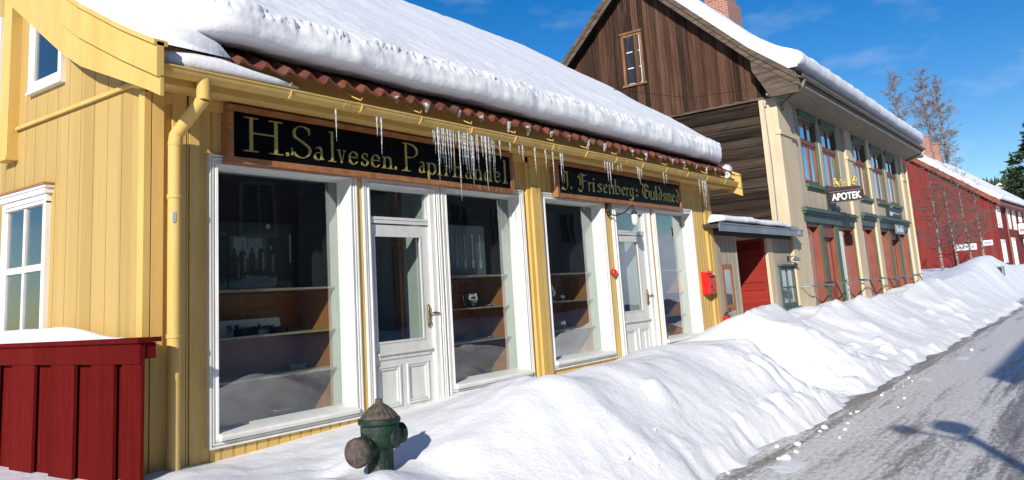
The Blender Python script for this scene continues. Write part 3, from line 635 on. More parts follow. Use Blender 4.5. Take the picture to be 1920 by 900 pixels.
def barge(xa, xb, name, mat):
    mb = MB(); ys_ = [-.56, -.4, -.2, 0, .2, .45, .7, 1.0, 1.5, 2.2, 3.2, 4.2, 5.1]
    topz = lambda y: roof_z(y)+.035+.03*max(0, 1-(y+.56)*2)
    def botz(y): return topz(y)-lerp(.43, .60, sstep(-.5, 1.2, y))
    def midz(y): return topz(y)-lerp(.27, .30, sstep(-.5, 1.0, y))
    for a, b in zip(ys_, ys_[1:]):
        for sg in (0, 1):
            f = (lambda q: q) if sg == 0 else (lambda q: 10.2-q)
            mb.prism([(f(a), botz(a)), (f(b), botz(b)), (f(b), midz(b)), (f(a), midz(a))], 'x', xa+.03, xb)
            mb.prism([(f(a), midz(a)-.01), (f(b), midz(b)-.01), (f(b), topz(b)), (f(a), topz(a))], 'x', xa, xb-.002)
            mb.prism([(f(a), topz(a)-.03), (f(b), topz(b)-.03), (f(b), topz(b)+.012), (f(a), topz(a)+.012)], 'x', xa-.025, xb+.03)
    return mb.build(name, mat, shop)
barge(GX-.25, GX-.19, 'bargeboard', 'yellow'); barge(EX+.44, EX+.50, 'bargeboard', 'yellow')
mb = MB(); mb.prism([(-.5, 3.36), (.9, 4.1), (.9, 4.22), (-.5, 3.7)], 'x', GX-.19, GX-.15); mb.build('verge_soffit', 'ochre', shop)
# gutter and downpipe
mb = MB(); n = 10; gx0, gx1 = GX-.17, EX+.40; gy, gz, gr = -.452, 3.615, .072
prof = [(gy+gr*math.cos(D2R(a)), gz+gr*math.sin(D2R(a))) for a in range(180, 361, 18)]; prof2 = [(gy+(gr-.006)*math.cos(D2R(a)), gz+(gr-.006)*math.sin(D2R(a))) for a in range(360, 179, -18)]
mb.prism(prof+prof2, 'x', gx0, gx1); mb.tube([(gx0, gy-gr, gz), (gx1, gy-gr, gz)], .011, 6)
for gx in (gx0, gx1): mb.prism(prof, 'x', gx-.004, gx+.004)
for i in range(6): x = gx0+1.9*(i+1); mb.prism([(gy+(gr+.004)*math.cos(D2R(a)), gz+(gr+.004)*math.sin(D2R(a))) for a in range(180, 361, 18)]+[(gy+gr*math.cos(D2R(a)), gz+gr*math.sin(D2R(a))) for a in range(360, 179, -18)], 'x', x-.04, x+.04)
gut = mb.build('gutter', 'yellow', shop, smooth='auto')
for i in range(13):
    x = 4.55+.86*i; mb = MB()
    mb.tube([(x-.10, -.38, 3.77), (x-.03, -.44, 3.70), (x, -.50, 3.665)], .007, 5); mb.tube([(x, gy+(gr+.008)*math.cos(D2R(a)), gz+(gr+.008)*math.sin(D2R(a))) if k == 0 else (x, gy+(gr+.008)*math.cos(D2R(a)), gz+(gr+.008)*math.sin(D2R(a))) for k, a in enumerate(range(180, 361, 20))], .008, 5)
    mb.tube([(x-.02, -.53, 3.65), (x+.03, -.50, 3.69)], .006, 5)
    mb.build('gutter_bracket', 'yellow', gut)
mb = MB(); px = 3.66
mb.tube([(3.72, gy, 3.58), (3.72, gy, 3.40)], .058, 14); mb.tube([(3.72, gy, 3.41), (3.655, -.16, 3.15)], .055, 14); mb.tube([(3.655, -.165, 3.16), (3.65, -.15, 3.06)], .057, 14); mb.tube([(3.65, -.15, 3.08), (3.65, -.15, .2)], .053, 14)
for z in (1.5, 2.62): mb.tube([(3.65, -.15, z), (3.65, -.15, z+.03)], .060, 14); mb.box(3.64, 3.66, -.1, -.05, z, z+.03)
dp = mb.build('downpipe', 'yellow', shop, smooth='auto')
mb = MB(); mb.box(3.60, 3.63, -.205, -.197, 2.42, 2.50); mb.build('pipe_patch', 'zinc', dp)

# --------------------------------------------------------------- shopfront pieces
def molding(mb, x0, x1, z0, z1, y0=-.045, bottom=True):
    zb = z0 if bottom else z0
    def fr(i, o, ya):
        X0, X1, Z1 = x0+i, x1-i, z1-i; Z0 = z0+i if bottom else z0
        mb.box(X0, X0+o, ya, .001, Z0, Z1); mb.box(X1-o, X1, ya, .001, Z0, Z1); mb.box(X0+o, X1-o, ya+.0015, .001, Z1-o, Z1)
        if bottom: mb.box(X0+o, X1-o, ya+.0015, .001, Z0, Z0+o)
    fr(0, .016, y0); fr(.0165, .012, y0+.018); fr(.029, .014, y0+.004); fr(.0435, .010, y0+.02); fr(.054, .022, y0+.012); fr(.0765, .010, y0+.002)
def display_window(x0, x1, z0, z1, shelves, label=None):
    mb = MB(); molding(mb, x0, x1, z0, z1); f = mb.build('display_window', 'white', shop)
    if label: f['label'] = label
    i0, i1, j0, j1 = x0+.085, x1-.085, z0+.07, z1-.085
    mb = MB()    # white jambs from the casing in to the glass
    mb.box(i0-.02, i0, -.04, .15, j0, j1); mb.box(i1, i1+.02, -.04, .15, j0, j1); mb.box(i0, i1, -.03, .15, j1, j1+.02); mb.box(i0, i1, .0, .15, j0-.02, j0)
    mb.build('jamb', 'white', f)
    mb = MB(); mb.prism([(.12, j0+.055), (-.02, j0+.05), (-.075, j0+.035), (-.085, j0+.015), (-.075, j0-.012), (-.02, j0-.014), (.12, j0-.014)], 'x', i0+.004, i1-.004); mb.build('sill', 'white', f, smooth='auto')
    mb = MB(); mb.ring(i0+.001, i1-.001, j0+.05, j1-.001, .022, .135, .165); mb.build('sash', 'palegreen', f)
    mb = MB(); mb.box(i0+.02, i1-.02, .148, .152, j0+.07, j1-.02); mb.build('pane', 'glass', f)
    mb = MB()
    mb.box(i0, i0+.002, .166, .30, j0+.02, j1); mb.box(i1-.002, i1, .166, .30, j0+.02, j1); mb.build('inner_lining', 'palegreen', f)
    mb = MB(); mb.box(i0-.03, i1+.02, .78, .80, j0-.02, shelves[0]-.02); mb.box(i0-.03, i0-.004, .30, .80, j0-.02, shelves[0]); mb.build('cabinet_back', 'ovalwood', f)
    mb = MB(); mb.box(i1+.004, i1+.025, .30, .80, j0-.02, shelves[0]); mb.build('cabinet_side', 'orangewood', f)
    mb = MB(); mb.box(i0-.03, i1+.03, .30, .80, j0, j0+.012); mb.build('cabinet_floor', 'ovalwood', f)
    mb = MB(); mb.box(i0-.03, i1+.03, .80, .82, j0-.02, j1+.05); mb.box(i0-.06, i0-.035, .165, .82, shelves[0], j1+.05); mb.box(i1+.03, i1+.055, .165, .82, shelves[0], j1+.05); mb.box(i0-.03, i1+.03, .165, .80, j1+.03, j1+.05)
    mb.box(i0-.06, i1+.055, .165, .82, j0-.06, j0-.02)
    for k in range(26): z = j1-.03-k*.034; (mb.box(i0-.03, i1+.03, .775, .79, z-.011, z+.008) if z > shelves[0]+.03 else None)  # slats draw the opposite siding's reflection as dark lines behind the glass
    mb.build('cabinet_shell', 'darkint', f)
    for z in shelves:
        s = MB(); s.box(i0-.004, i1+.003, .24, .78, z-.012, z+.004); s.box(i0-.004, i1+.003, .233, .24, z-.013, z+.006); s.build('shelf', 'shelfedge', f)
    return i0, i1, j0, j1
wA = display_window(4.04, 5.757, .565, 3.05, (1.87, 1.445, 1.06), 'widest display window with a dark workshop picture inside')
wB = display_window(7.09, 8.755, .60, 3.05, (1.945, 1.545, 1.14), 'display window with the spoon picture inside')
wC = display_window(9.18, 10.925, .645, 3.06, (1.94, 1.54, 1.13))
wD = display_window(12.60, 14.255, .66, 3.06, (1.95, 1.55, 1.14))
def shop_door(x0, x1, l0, l1, zt, g, panels, label):
    mb = MB(); molding(mb, x0, x1, .2, 3.02, bottom=False); mb.box(x0+.087, l0, -.03, .06, .2, 2.93); mb.box(l1, x1-.087, -.03, .06, .2, 2.93); mb.box(x0+.087, x1-.087, -.02, .06, 2.885, 2.935)
    f = mb.build('door_frame', 'white', shop)
    mb = MB(); mb.box(l0, l1, -.005, .07, zt+.015, zt+.085); mb.box(l0+.02, l1-.02, -.012, -.004, zt+.055, zt+.068)
    mb.box(l0, l0+.03, .0, .06, zt+.085, 2.885); mb.box(l1-.03, l1, .0, .06, zt+.085, 2.885); mb.build('transom_bar', 'greywhite', f)
    mb = MB(); mb.box(l0+.03, l1-.03, .028, .032, zt+.085, 2.885); mb.build('transom_pane', 'glass', f)
    gx0, gx1, gz0, gz1 = g
    mb = MB(); y0, y1 = .012, .058
    mb.box(l0+.004, gx0, y0, y1, .2, zt); mb.box(gx1, l1-.004, y0, y1, .2, zt); mb.box(gx0, gx1, y0, y1, gz1, zt); mb.box(gx0, gx1, y0, y1, 1.02, gz0); mb.box(gx0, gx1, y0+.014, y1, .2, 1.02)
    mb.ring(gx0-.002, gx1+.002, gz0-.002, gz1+.002, .02, y0-.008, y0+.004)
    # moulding with a row of dentils
    mb.box(l0+.06, l1-.03, y0-.035, y0, 1.135, 1.155); mb.box(l0+.07, l1-.04, y0-.018, y0, 1.118, 1.135)
    if panels:
        k = 0
        while l0+.09+k*.033 < l1-.07: mb.box(l0+.085+k*.033, l0+.103+k*.033, y0-.016, y0, 1.088, 1.116); k += 1
    px0, px1 = l0+.05, l1-.095; mid = (px0+px1)/2
    for a, b in ((px0, mid-.05), (mid+.05, px1)):
        mb.ring(a, b, .60, 1.025, .022, y0-.012, y0+.014); mb.ring(a+.024, b-.024, .624, 1.001, .022, y0-.002, y0+.013)
    mb.box(gx0-.002, px0, y0+.003, y0+.013, .2, 1.02); mb.box(px1, gx1+.002, y0+.003, y0+.013, .2, 1.02); mb.box(mid-.05, mid+.05, y0+.002, y0+.013, .2, 1.02); mb.box(px0, px1, y0+.004, y0+.013, .2, .60)
    d = mb.build('door', 'greywhite', shop); d['label'] = label
    mb = MB(); mb.box(gx0, gx1, .033, .037, gz0, gz1); mb.build('pane', 'glass', d)
    hx = l1-.055
    mb = MB(); mb.lathe([(.006, -.13), (.02, -.10), (.018, -.06), (.024, 0), (.018, .05), (.022, .09), (.006, .13)], (hx, y0-.006, 1.50), n=10)
    mb.tube([(hx, y0, 1.53), (hx, y0-.06, 1.53), (hx+.03, y0-.065, 1.535), (hx+.11, y0-.065, 1.525)], .010, 8); mb.lathe([(.016, -.01), (.016, .01)], (hx, y0-.02, 1.43), (0, 1, 0), 8); mb.build('handle', 'brass_dark', d, smooth=True)
    for hz in (.75, 2.05): mb = MB(); mb.tube([(l0-.004, y0-.012, hz), (l0-.004, y0-.012, hz+.16)], .012, 8); mb.build('hinge', 'white', d)
    # vestibule behind the glass
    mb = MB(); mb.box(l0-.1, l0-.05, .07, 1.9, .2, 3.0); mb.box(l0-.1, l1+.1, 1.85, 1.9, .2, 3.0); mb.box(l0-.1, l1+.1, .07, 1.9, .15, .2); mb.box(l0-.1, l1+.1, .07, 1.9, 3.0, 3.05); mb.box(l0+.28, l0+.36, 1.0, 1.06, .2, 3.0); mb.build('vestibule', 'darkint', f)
    mb = MB(); mb.box(l1+.0, l1+.03, .07, .42, .2, 2.95); mb.box(l1-.02, l1+.02, .55, 1.6, .2, 2.95); mb.build('vestibule_lining', 'palegreen', f)
    mb = MB(); mb.box(l1-.06, l1+.03, .43, .54, .2, 2.95); mb.build('inner_post', 'signframe', f)
shop_door(5.845, 7.05, 5.955, 6.885, 2.505, (6.02, 6.75, 1.255, 2.395), True, 'half glazed white door with a dentil moulding')
shop_door(11.18, 12.46, 11.29, 12.262, 2.51, (11.36, 12.03, 1.29, 2.43), False, 'half glazed white door below the glass lamp')

# gable windows
def gable_window(y0, y1, z0, z1, mull, name='gable_window', cornice=True, pitch=True):
    x = GX-.016; mb = MB(); xb = MB()
    def rg(mb, a, b, c, d, w, xo, xi):
        mb.box(xo, xi, a, a+w, c, d); mb.box(xo, xi, b-w, b, c, d); mb.box(xo, xi, a+w, b-w, c, c+w); mb.box(xo, xi, a+w, b-w, d-w, d)
    rg(mb, y0, y1, z0, z1, .05, x-.045, x); rg(mb, y0+.052, y1-.052, z0+.052, z1-.052, .045, x-.03, x)
    if cornice: mb.box(x-.07, x, y0-.03, y1+.03, z1, z1+.05); mb.box(x-.085, x, y0-.05, y1+.05, z1+.05, z1+.075); mb.box(x-.05, x, y0, y1, z1-.09, z1-.075)
    mb.box(x-.06, x, y0-.01, y1+.01, z0-.025, z0)
    for kind, t in mull:
        if kind == 'v': mb.box(x-.03, x-.004, t-.022, t+.022, z0+.09, z1-.09)
        else: mb.box(x-.036, x-.004, y0+.09, y1-.09, t-.03, t+.03)
    f = mb.build(name, 'white', shop)
    mb = MB(); mb.box(x-.012, x-.008, y0+.09, y1-.09, z0+.09, z1-.09); mb.build('pane', 'glass', f)
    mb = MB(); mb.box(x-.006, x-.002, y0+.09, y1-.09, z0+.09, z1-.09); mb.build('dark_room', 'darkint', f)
    if cornice: mb = MB(); mb.box(x-.10, x, y0-.06, y1+.06, z1+.075, z1+.095); mb.build('cover_board', 'signframe', f)
    return f
f = gable_window(1.63, 2.56, 1.2, 2.88, [('v', 2.095), ('h', 2.20)])
for a, b in ((1.73, 1.93), (2.13, 2.36)): mb = MB(); mb.box(GX-.0205, GX-.0185, a, b, 2.23, 2.72); mb.build('curtain', 'curtain', f)
gable_window(1.42, 2.10, 3.93, 4.73, [], cornice=False)
gable_window(2.78, 3.5, 3.75, 4.9, [('h', 4.3)], cornice=False)
# old wall light stub / cable staple at the corner
# --------------------------------------------------------------- snow lying on the shop roof
def snow_slab(name, prof, x0, x1, mat, label, dent=.05, taper0=.55, taper1=.35, seg=.07, fine=1.0, edge_in=.25, group=None, xf=None, skew=0.0):
    """closed profile (y,z) swept along x; ends are rounded off towards the profile's foot line"""
    pts = []
    m = len(prof)
    for i in range(m):                                    # resample
        a, b = prof[i], prof[(i+1) % m]; L = math.hypot(b[0]-a[0], b[1]-a[1]); k = max(1, int(L/seg))
        if L > .7: k = max(1, int(L/.22))
        for q in range(k): pts.append((lerp(a[0], b[0], q/k), lerp(a[1], b[1], q/k)))
    n = len(pts)
    base = [min(p[1] for p in pts if abs(p[0]-q[0]) < .13) for q in pts]
    xs_ = []; x = x0
    while x < x1: xs_.append(x); x += (.02 if (x-x0 < taper0 or x1-x < taper1+.05) else .045) if seg > .05 else (.012 if x1-x < taper1+.02 else .028)
    xs_.append(x1); mb = MB()
    for x in xs_:
        e0 = min(1, max(0, (x-x0)/taper0)); e1 = min(1, max(0, (x1-x)/taper1)); s = math.sqrt(max(0, 1-(1-e0)**2.2))*math.sqrt(max(0, 1-(1-e1)**2.4)); s = max(s, .0)
        for (py, pz), bz in zip(pts, base):
            z = bz+(pz-bz)*s; y = py
            d = dent*fbm(x*1.1, py*1.2, pz*1.2, 3)+dent*.35*fbm(x*5, py*5, pz*5, 3)
            front = max(0, 1-(py-pts_min(pts))/.5)
            top = sstep(.35, .7, (pz-FRZ[0])/(FRZ[1]-FRZ[0])) if front > 0 else 0
            rough = front*top*(1-sstep(.9, 1.15, (pz-FRZ[0])/(FRZ[1]-FRZ[0])))
            rd = rough*fine*(.03*fbm(x*4, py*8, pz*9, 2)+.03*mnoise.noise(Vector((x*19, py*19, pz*19)))+.04*mnoise.noise(Vector((x*36, py*36, pz*36))))
            d += front*(1-top)*.014*(1+1.2*mnoise.noise(Vector((x*.8, 0, 4))))*fbm(x*5, py*2, pz*1.6, 3)
            d += 0; z += rd*.2*s; y -= rd*front*s*1.1
            y += -d*front*s+(pts_min(pts)+edge_in-py)*(1-s)*front; z += d*(1-front*.5)*s
            mb.v.append(Vector((x-skew*front*sstep(x1-2.5, x1, x), y, z)))
    for i in range(len(xs_)-1):
        for k in range(n): mb.f.append((i*n+k, i*n+(k+1) % n, (i+1)*n+(k+1) % n, (i+1)*n+k))
    mb.xf = xf
    return tag(mb.build(name, mat, smooth=True), label, 'snow', group)
def pts_min(p): return min(q[0] for q in p)
FRZ = (3.95, 4.48)
def over(y, t): return roof_z(y)+t
top = [(.0, 4.64), (.4, 4.92), (.84, 5.23), (2.05, 6.07), (3.34, 6.95), (4.5, 7.72), (5.0, 8.0), (5.2, 8.02), (5.7, 7.75), (7.5, 6.55), (9.6, 5.1)]
prof = [(-.53, 3.985), (-.575, 4.06), (-.57, 4.20), (-.50, 4.34), (-.34, 4.435)]+top+[(9.6, 4.2)]+[(7.5, roof_z(7.5)), (5.1, roof_z(5.1)), (2.0, roof_z(2.0)), (.8, roof_z(.8)+.01), (.25, 4.17), (.05, 4.08), (-.2, 4.0), (-.42, 3.965)]
snow_slab('roof_snow', prof, GX+.05, EX+.34, 'snow', 'thick white snow slab curling over the tiled eave of the yellow shop', taper0=.5, taper1=.10, seg=.035, skew=.72)
# thin snow along the left verge
mb = MB(); ys_ = [-.5+.1*i for i in range(57)]
for y in ys_:
    t = sstep(-.55, .5, y); z = roof_z(min(y, 5.1))+.045
    for x, h in ((GX-.265, .0), (GX-.27, .05+.05*t), (GX-.2, .10+.20*t), (GX-.05, .14+.36*t), (GX+.15, .15+.46*t), (GX+.35, .10+.40*t), (GX+.45, .0)):
        mb.v.append(Vector((x+.01*fbm(y*3, x*3, 0, 2), y+(.04 if h else 0)*fbm(x*6, y, 2, 2), z+h+.025*fbm(y*2.2, x*4, 5, 3))))
for j in range(len(ys_)-1):
    for i in range(6): mb.f.append((j*7+i, j*7+i+1, (j+1)*7+i+1, (j+1)*7+i))
mb.f.append(tuple(range(7))); mb.f.append(tuple(range(len(mb.v)-7, len(mb.v))))
tag(mb.build('verge_snow', 'snow', smooth=True), 'thin smooth snow along the curved left verge of the yellow shop roof', 'snow')
def snow_ridge(name, pts, r, label, n=10, flat=.75, mat='snow'):
    mb = MB(); mb.tube(pts, r, n)
    c = sum((Vector(p) for p in pts), Vector())/len(pts)
    for v in mb.v:
        v.z = c.z+(v.z-c.z)*flat if flat != 1 else v.z
        v += Vector((.012, .012, .016))*fbm(v.x*9, v.y*9, v.z*9, 3)*(r if not isinstance(r, list) else max(r))*9
    return tag(mb.build(name, mat, smooth=True), label, 'snow')
snow_ridge('gutter_snow', [(3.37, -.40, 3.70), (3.6, -.42, 3.70), (3.85, -.46, 3.695), (4.15, -.49, 3.68), (4.4, -.50, 3.67), (4.65, -.50, 3.655)], [.07, .09, .085, .05, .035, .01], 'snow left in the gutter above the yellow downpipe', flat=1)
snow_ridge('gutter_snow', [(15.05, -.47, 3.68), (15.2, -.45, 3.72), (15.4, -.35, 3.84), (15.6, -.3, 3.90), (15.68, -.2, 3.93)], [.02, .06, .10, .12, .05], 'small snow cap on the far right end of the gutter', flat=1)

# --------------------------------------------------------------- signs
def shop_sign(name, x0, x1, z0, z1, letters, table, label, hts, nib, ang):
    t = thing(name, ((x0+x1)/2, -.04, z0), label, 'sign')
    mb = MB(); mb.ring(x0, x1, z0, z1, .055, -.125, -.02); mb.box(x0+.05, x1-.05, -.035, -.03, z0+.05, z1-.05); mb.build('frame', 'signframe', t)
    mb = MB(); mb.box(x0+.054, x1-.054, -.10, -.04, z0+.054, z1-.054); mb.build('board', 'signboard', t)
    for ch, a, b in letters: g = MB(); glyph(g, ch, table, a, b, *hts(ch, a), -.1005, nib, ang); g.build('stop' if ch in '.:' else 'letter', 'gold', t)
    return t
SAL = [('H', 4.346, 4.774), ('.', 4.814, 4.845), ('S', 4.876, 5.114), ('a', 5.147, 5.274), ('l', 5.336, 5.426), ('v', 5.447, 5.561), ('e', 5.597, 5.729), ('s', 5.774, 5.873), ('e', 5.911, 6.044), ('n', 6.075, 6.236), ('.', 6.269, 6.294), ('P', 6.386, 6.640), ('a', 6.655, 6.755), ('p', 6.775, 6.942), ('i', 6.969, 7.035), ('r', 7.09, 7.190), ('h', 7.236, 7.424), ('a', 7.475, 7.598), ('n', 7.629, 7.809), ('d', 7.839, 8.004), ('e', 8.048, 8.171), ('l', 8.238, 8.322)]
FRI = [('J', 9.62, 9.832), ('.', 9.868, 9.905), ('F', 10.067, 10.356), ('r', 10.37, 10.465), ('i', 10.49, 10.575), ('s', 10.625, 10.79), ('e', 10.815, 10.96), ('n', 10.985, 11.165), ('b', 11.19, 11.38), ('e', 11.403, 11.55), ('r', 11.565, 11.66), ('g', 11.67, 11.84), (':', 11.90, 11.97), ('G', 12.108, 12.394), ('u', 12.424, 12.597), ('l', 12.62, 12.70), ('d', 12.731, 12.879), ('s', 12.895, 13.028), ('m', 13.045, 13.246), ('e', 13.265, 13.42), ('d', 13.447, 13.606)]
shop_sign('shop_sign', 4.175, 8.455, 2.98, 3.51, SAL, ROMAN, 'black shop sign in roman gold letters reading H. Salvesen. Papirhandel above the left shop', lambda c, a: (3.10, .318), .08, 14)
shop_sign('shop_sign', 9.495, 13.66, 3.005, 3.525, FRI, GOTHIC, 'black shop sign in blackletter gold reading J. Frisenberg : Guldsmed above the right shop', lambda c, a: (3.14, .262), .10, 38)

# --------------------------------------------------------------- icicles
def icicle(x, L, r, label, group=None, y=-.47, z=3.55):
    mb = MB(); n = 9; pts = []; rs = []
    for i in range(n):
        t = i/(n-1); pts.append((x+.006*mnoise.noise(Vector((x*9, t*4, 1))), y+.006*mnoise.noise(Vector((x*9, t*4, 7))), z-L*t))
        rs.append(max(.0012, r*(1-t)**.75*(1+.28*mnoise.noise(Vector((x*31, t*16, 3))))))
    mb.tube(pts, rs, 7); return tag(mb.build('icicle', 'ice', smooth=True, origin=(x, y, z)), label, 'icicle', group)
CL = 'thin clear icicle in the dense cluster hanging before the word Papirhandel'
random.seed(21)
x = 6.53; k = 0
clus = []
while x < 7.62:
    L = rnd(.14, .36)*(1.0+.5*math.sin((x-6.5)*7.3)**2); clus.append((x, L)); x += rnd(.018, .034)
for i, (x, L) in enumerate(clus):
    icicle(x, min(L, .5), rnd(.005, .0095), CL, 'icicles before the shop signs', y=-.47+rnd(-.02, .02))
for x, L, s in ((6.57, .62, 'longest left icicle of the dense cluster, touching the lower sign frame'), (6.93, .80, 'very long icicle reaching down over the spoon window top'), (7.16, .62, 'long knobbly icicle before the letter h of Papirhandel'), (7.42, .66, 'long icicle at the right end of the dense cluster')): icicle(x, L, .0115, s, 'icicles before the shop signs', y=-.485)
for x, L, s in ((5.12, .33, 'lone icicle hanging before the letter l of Salvesen'), (5.66, .22, 'short icicle of the pair before the end of Salvesen'), (5.72, .40, 'longer icicle of the pair before the end of Salvesen'), (7.72, .24, 'icicle just right of the dense cluster before the letter d'),
    (7.93, .14, 'tiny icicle before the last letter e of Papirhandel'), (8.12, .15, 'tiny icicle before the last letter l of Papirhandel'), (8.20, .22, 'icicle before the right frame edge of the roman letter sign'), (8.47, .36, 'crooked thin icicle left of the pilaster between the two signs'),
    (8.72, .30, 'icicle left of the long one before the middle pilaster'), (8.89, .52, 'longest icicle before the middle pilaster between the signs'), (9.08, .42, 'thick icicle right of the long one before the middle pilaster'), (9.13, .26, 'small icicle beside the thick one left of the blackletter sign')): icicle(x, L, .012, s, 'icicles before the shop signs')
for x, L, s in ((10.28, .16, 'short icicle left of the letter r of Frisenberg'), (10.36, .32, 'icicle before the letter r of Frisenberg'), (10.43, .42, 'longest icicle before the letter i of Frisenberg'), (10.52, .16, 'tiny icicle before the letter s of Frisenberg'), (10.68, .14, 'tiny icicle left of the letter e of Frisenberg'), (10.78, .13, 'tiny icicle before the first letter e of Frisenberg'),
    (11.32, .20, 'short icicle before the letter b of Frisenberg'), (11.38, .28, 'middle icicle of the three before the end of Frisenberg'), (11.45, .18, 'right icicle of the three before the end of Frisenberg'), (12.25, .22, 'short icicle before the letter G of Guldsmed'), (12.35, .2, 'short icicle just right of the letter G of Guldsmed'),
    (13.72, .30, 'left icicle of the group at the right end of the blackletter sign'), (13.86, .5, 'long icicle at the right frame of the blackletter sign'), (13.95, .58, 'longest icicle right of the blackletter sign'), (14.02, .36, 'thin last icicle right of the blackletter sign')): icicle(x, L, .0115, s, 'icicles before the shop signs')
# frozen drips under the tile ends
random.seed(4)
for i in range(20):
    x = 5.98+i*.476+rnd(-.05, .05); L = rnd(.07, .15)
    mb = MB(); mb.tube([(x, -.48, 3.80), (x+.005, -.475, 3.80-L*.5), (x, -.47, 3.80-L)], [rnd(.028, .045), rnd(.022, .035), .01], 8)
    tag(mb.build('ice_drip', 'ice', smooth=True), 'stubby frozen drip hanging from a tile end above the gutter', 'ice drip', 'frozen drips between the tiles and the gutter')

# --------------------------------------------------------------- goods in the shop windows
t = thing('workshop_picture', (4.86, .70, 1.875), 'dark black and white picture of people in an old workshop standing in the widest window', 'picture')
mb = MB(); mb.box(4.40, 5.50, .70, .715, 1.875, 2.56); mb.build('backing', 'poster_dark', t)
def P(mb, pts, k): mb.prism([(lerp(4.40, 5.50, a), lerp(1.875, 2.56, b)) for a, b in pts], 'y', .6995-.0006*k, .70)
mb = MB(); P(mb, [(.32, .30), (.70, .30), (.72, .80), (.32, .80)], 1); P(mb, [(0, 0), (1, 0), (1, .1), (.78, .22), (.3, .2), (.0, .12)], 1); P(mb, [(.0, .80), (.3, .8), (.3, .84), (0, .83)], 1); mb.build('grey_tones', 'poster_mid', t)
mb = MB(); P(mb, [(.34, .5), (.68, .46), (.66, .76), (.36, .78)], 2); P(mb, [(.1, .04), (.8, .06), (.83, .2), (.45, .24), (.42, .16), (.12, .1)], 2); P(mb, arc(.73, .95, .025, .04, 0, 340, 10), 2); P(mb, [(.97, .4), (.99, .4), (.99, .85), (.97, .85)], 2); P(mb, [(.40, .2), (.44, .2), (.43, .42), (.41, .42)], 2); mb.build('light_tones', 'poster_light', t)
mb = MB()
for fx, fz, fh in ((.10, .18, .45), (.22, .2, .40), (.36, .22, .4), (.45, .18, .5), (.55, .22, .42), (.65, .2, .52), (.76, .18, .5), (.86, .12, .5), (.95, .14, .34)):
    P(mb, [(fx-.03, fz), (fx-.005, fz), (fx, fz+.12), (fx+.008, fz), (fx+.03, fz), (fx+.035, fz+fh*.75), (fx+.01, fz+fh*.82), (fx-.012, fz+fh*.82), (fx-.04, fz+fh*.72)], 3); P(mb, arc(fx, fz+fh*.91, .016, .04, 0, 340, 10), 3)
P(mb, [(.29, .05), (.305, .05), (.305, .95), (.29, .95)], 3); P(mb, [(.5, .6), (.51, .6), (.51, .8), (.5, .8)], 3); mb.ring(4.40+.54*1.1, 4.40+.66*1.1, 2.02, 2.16, .008, .698, .7); mb.build('dark_figures', 'poster_dark', t)
mb = MB()
for fx, fz, fh in ((.45, .18, .5), (.65, .2, .52), (.76, .18, .5), (.10, .18, .45)): P(mb, arc(fx, fz+fh*.90, .012, .032, 0, 340, 10), 4); P(mb, [(fx+.012, fz+.08), (fx+.03, fz+.1), (fx+.028, fz+fh*.7), (fx+.015, fz+fh*.7)], 4)
mb.build('lit_figures', 'poster_light', t)
t = thing('spoon_picture', (7.95, .42, 1.95), 'grey card picture of five silver spoons in the window under Papirhandel', 'picture')
mb = MB(); mb.box(7.55, 8.44, .42, .43, 1.955, 2.60); mb.build('card', 'spoonpanel', t)
for i in range(5):
    x = 7.70+.158*i; z = 2.10+.012*(i % 2); mb = MB(); mb.prism(arc(x, z, .024, .06, 0, 340, 14), 'y', .412, .419); mb.prism([(x-.005, z+.05), (x+.005, z+.05), (x+.007, z+.30), (x+.014, z+.36), (x, z+.39), (x-.014, z+.36), (x-.007, z+.30)], 'y', .413, .419); mb.build('spoon', 'spoon', t)
t = thing('name_box', (4.9, .55, 1.449), 'white box lettered Frisenberg on the middle shelf of the widest window', 'box')
mb = MB(); mb.prism([(.50, 1.449), (.62, 1.449), (.62, 1.59), (.54, 1.60)], 'x', 4.50, 5.20); mb.build('box', 'whiteplastic', t)
g = MB()
w = [('J', .0, .07), ('F', .10, .19), ('r', .195, .235), ('i', .24, .27), ('s', .275, .32), ('e', .325, .37), ('n', .375, .435), ('b', .44, .50), ('e', .505, .55), ('r', .555, .59), ('g', .595, .65)]
for ch, a, b in w: glyph(g, ch, GOTHIC, 4.58+a*.82, 4.58+b*.82, 1.493, .062, 0, .1, 38)
for v in g.v: v.y += .503+(v.z-1.449)*.27-.006
g.build('lettering', 'black', t)
def pot(name, x, y, z, s, label, cat, spout=True, lid=True, mat='silver'):
    t = thing(name, (x, y, z), label, cat)
    mb = MB(); mb.lathe([(.035*s, 0), (.04*s, .01*s), (.02*s, .02*s), (.05*s, .05*s), (.062*s, .09*s), (.05*s, .13*s), (.035*s, .16*s), (.04*s, .17*s)], (x, y, z), n=18); mb.build('body', mat, t, smooth=True)
    if lid: mb = MB(); mb.lathe([(.04*s, .17*s), (.03*s, .19*s), (.008*s, .2*s), (.014*s, .215*s), (.004*s, .23*s)], (x, y, z), n=14); mb.build('lid', mat, t, smooth=True)
    mb = MB(); mb.tube([(x+.05*s, y, z+.14*s), (x+.095*s, y, z+.15*s), (x+.105*s, y, z+.10*s), (x+.06*s, y, z+.06*s)], .007*s, 7); mb.build('handle', mat, t, smooth=True)
    if spout: mb = MB(); mb.tube([(x-.055*s, y, z+.07*s), (x-.085*s, y, z+.10*s), (x-.095*s, y, z+.155*s), (x-.11*s, y, z+.165*s)], [.012*s, .010*s, .008*s, .007*s], 8); mb.build('spout', mat, t, smooth=True)
    return t
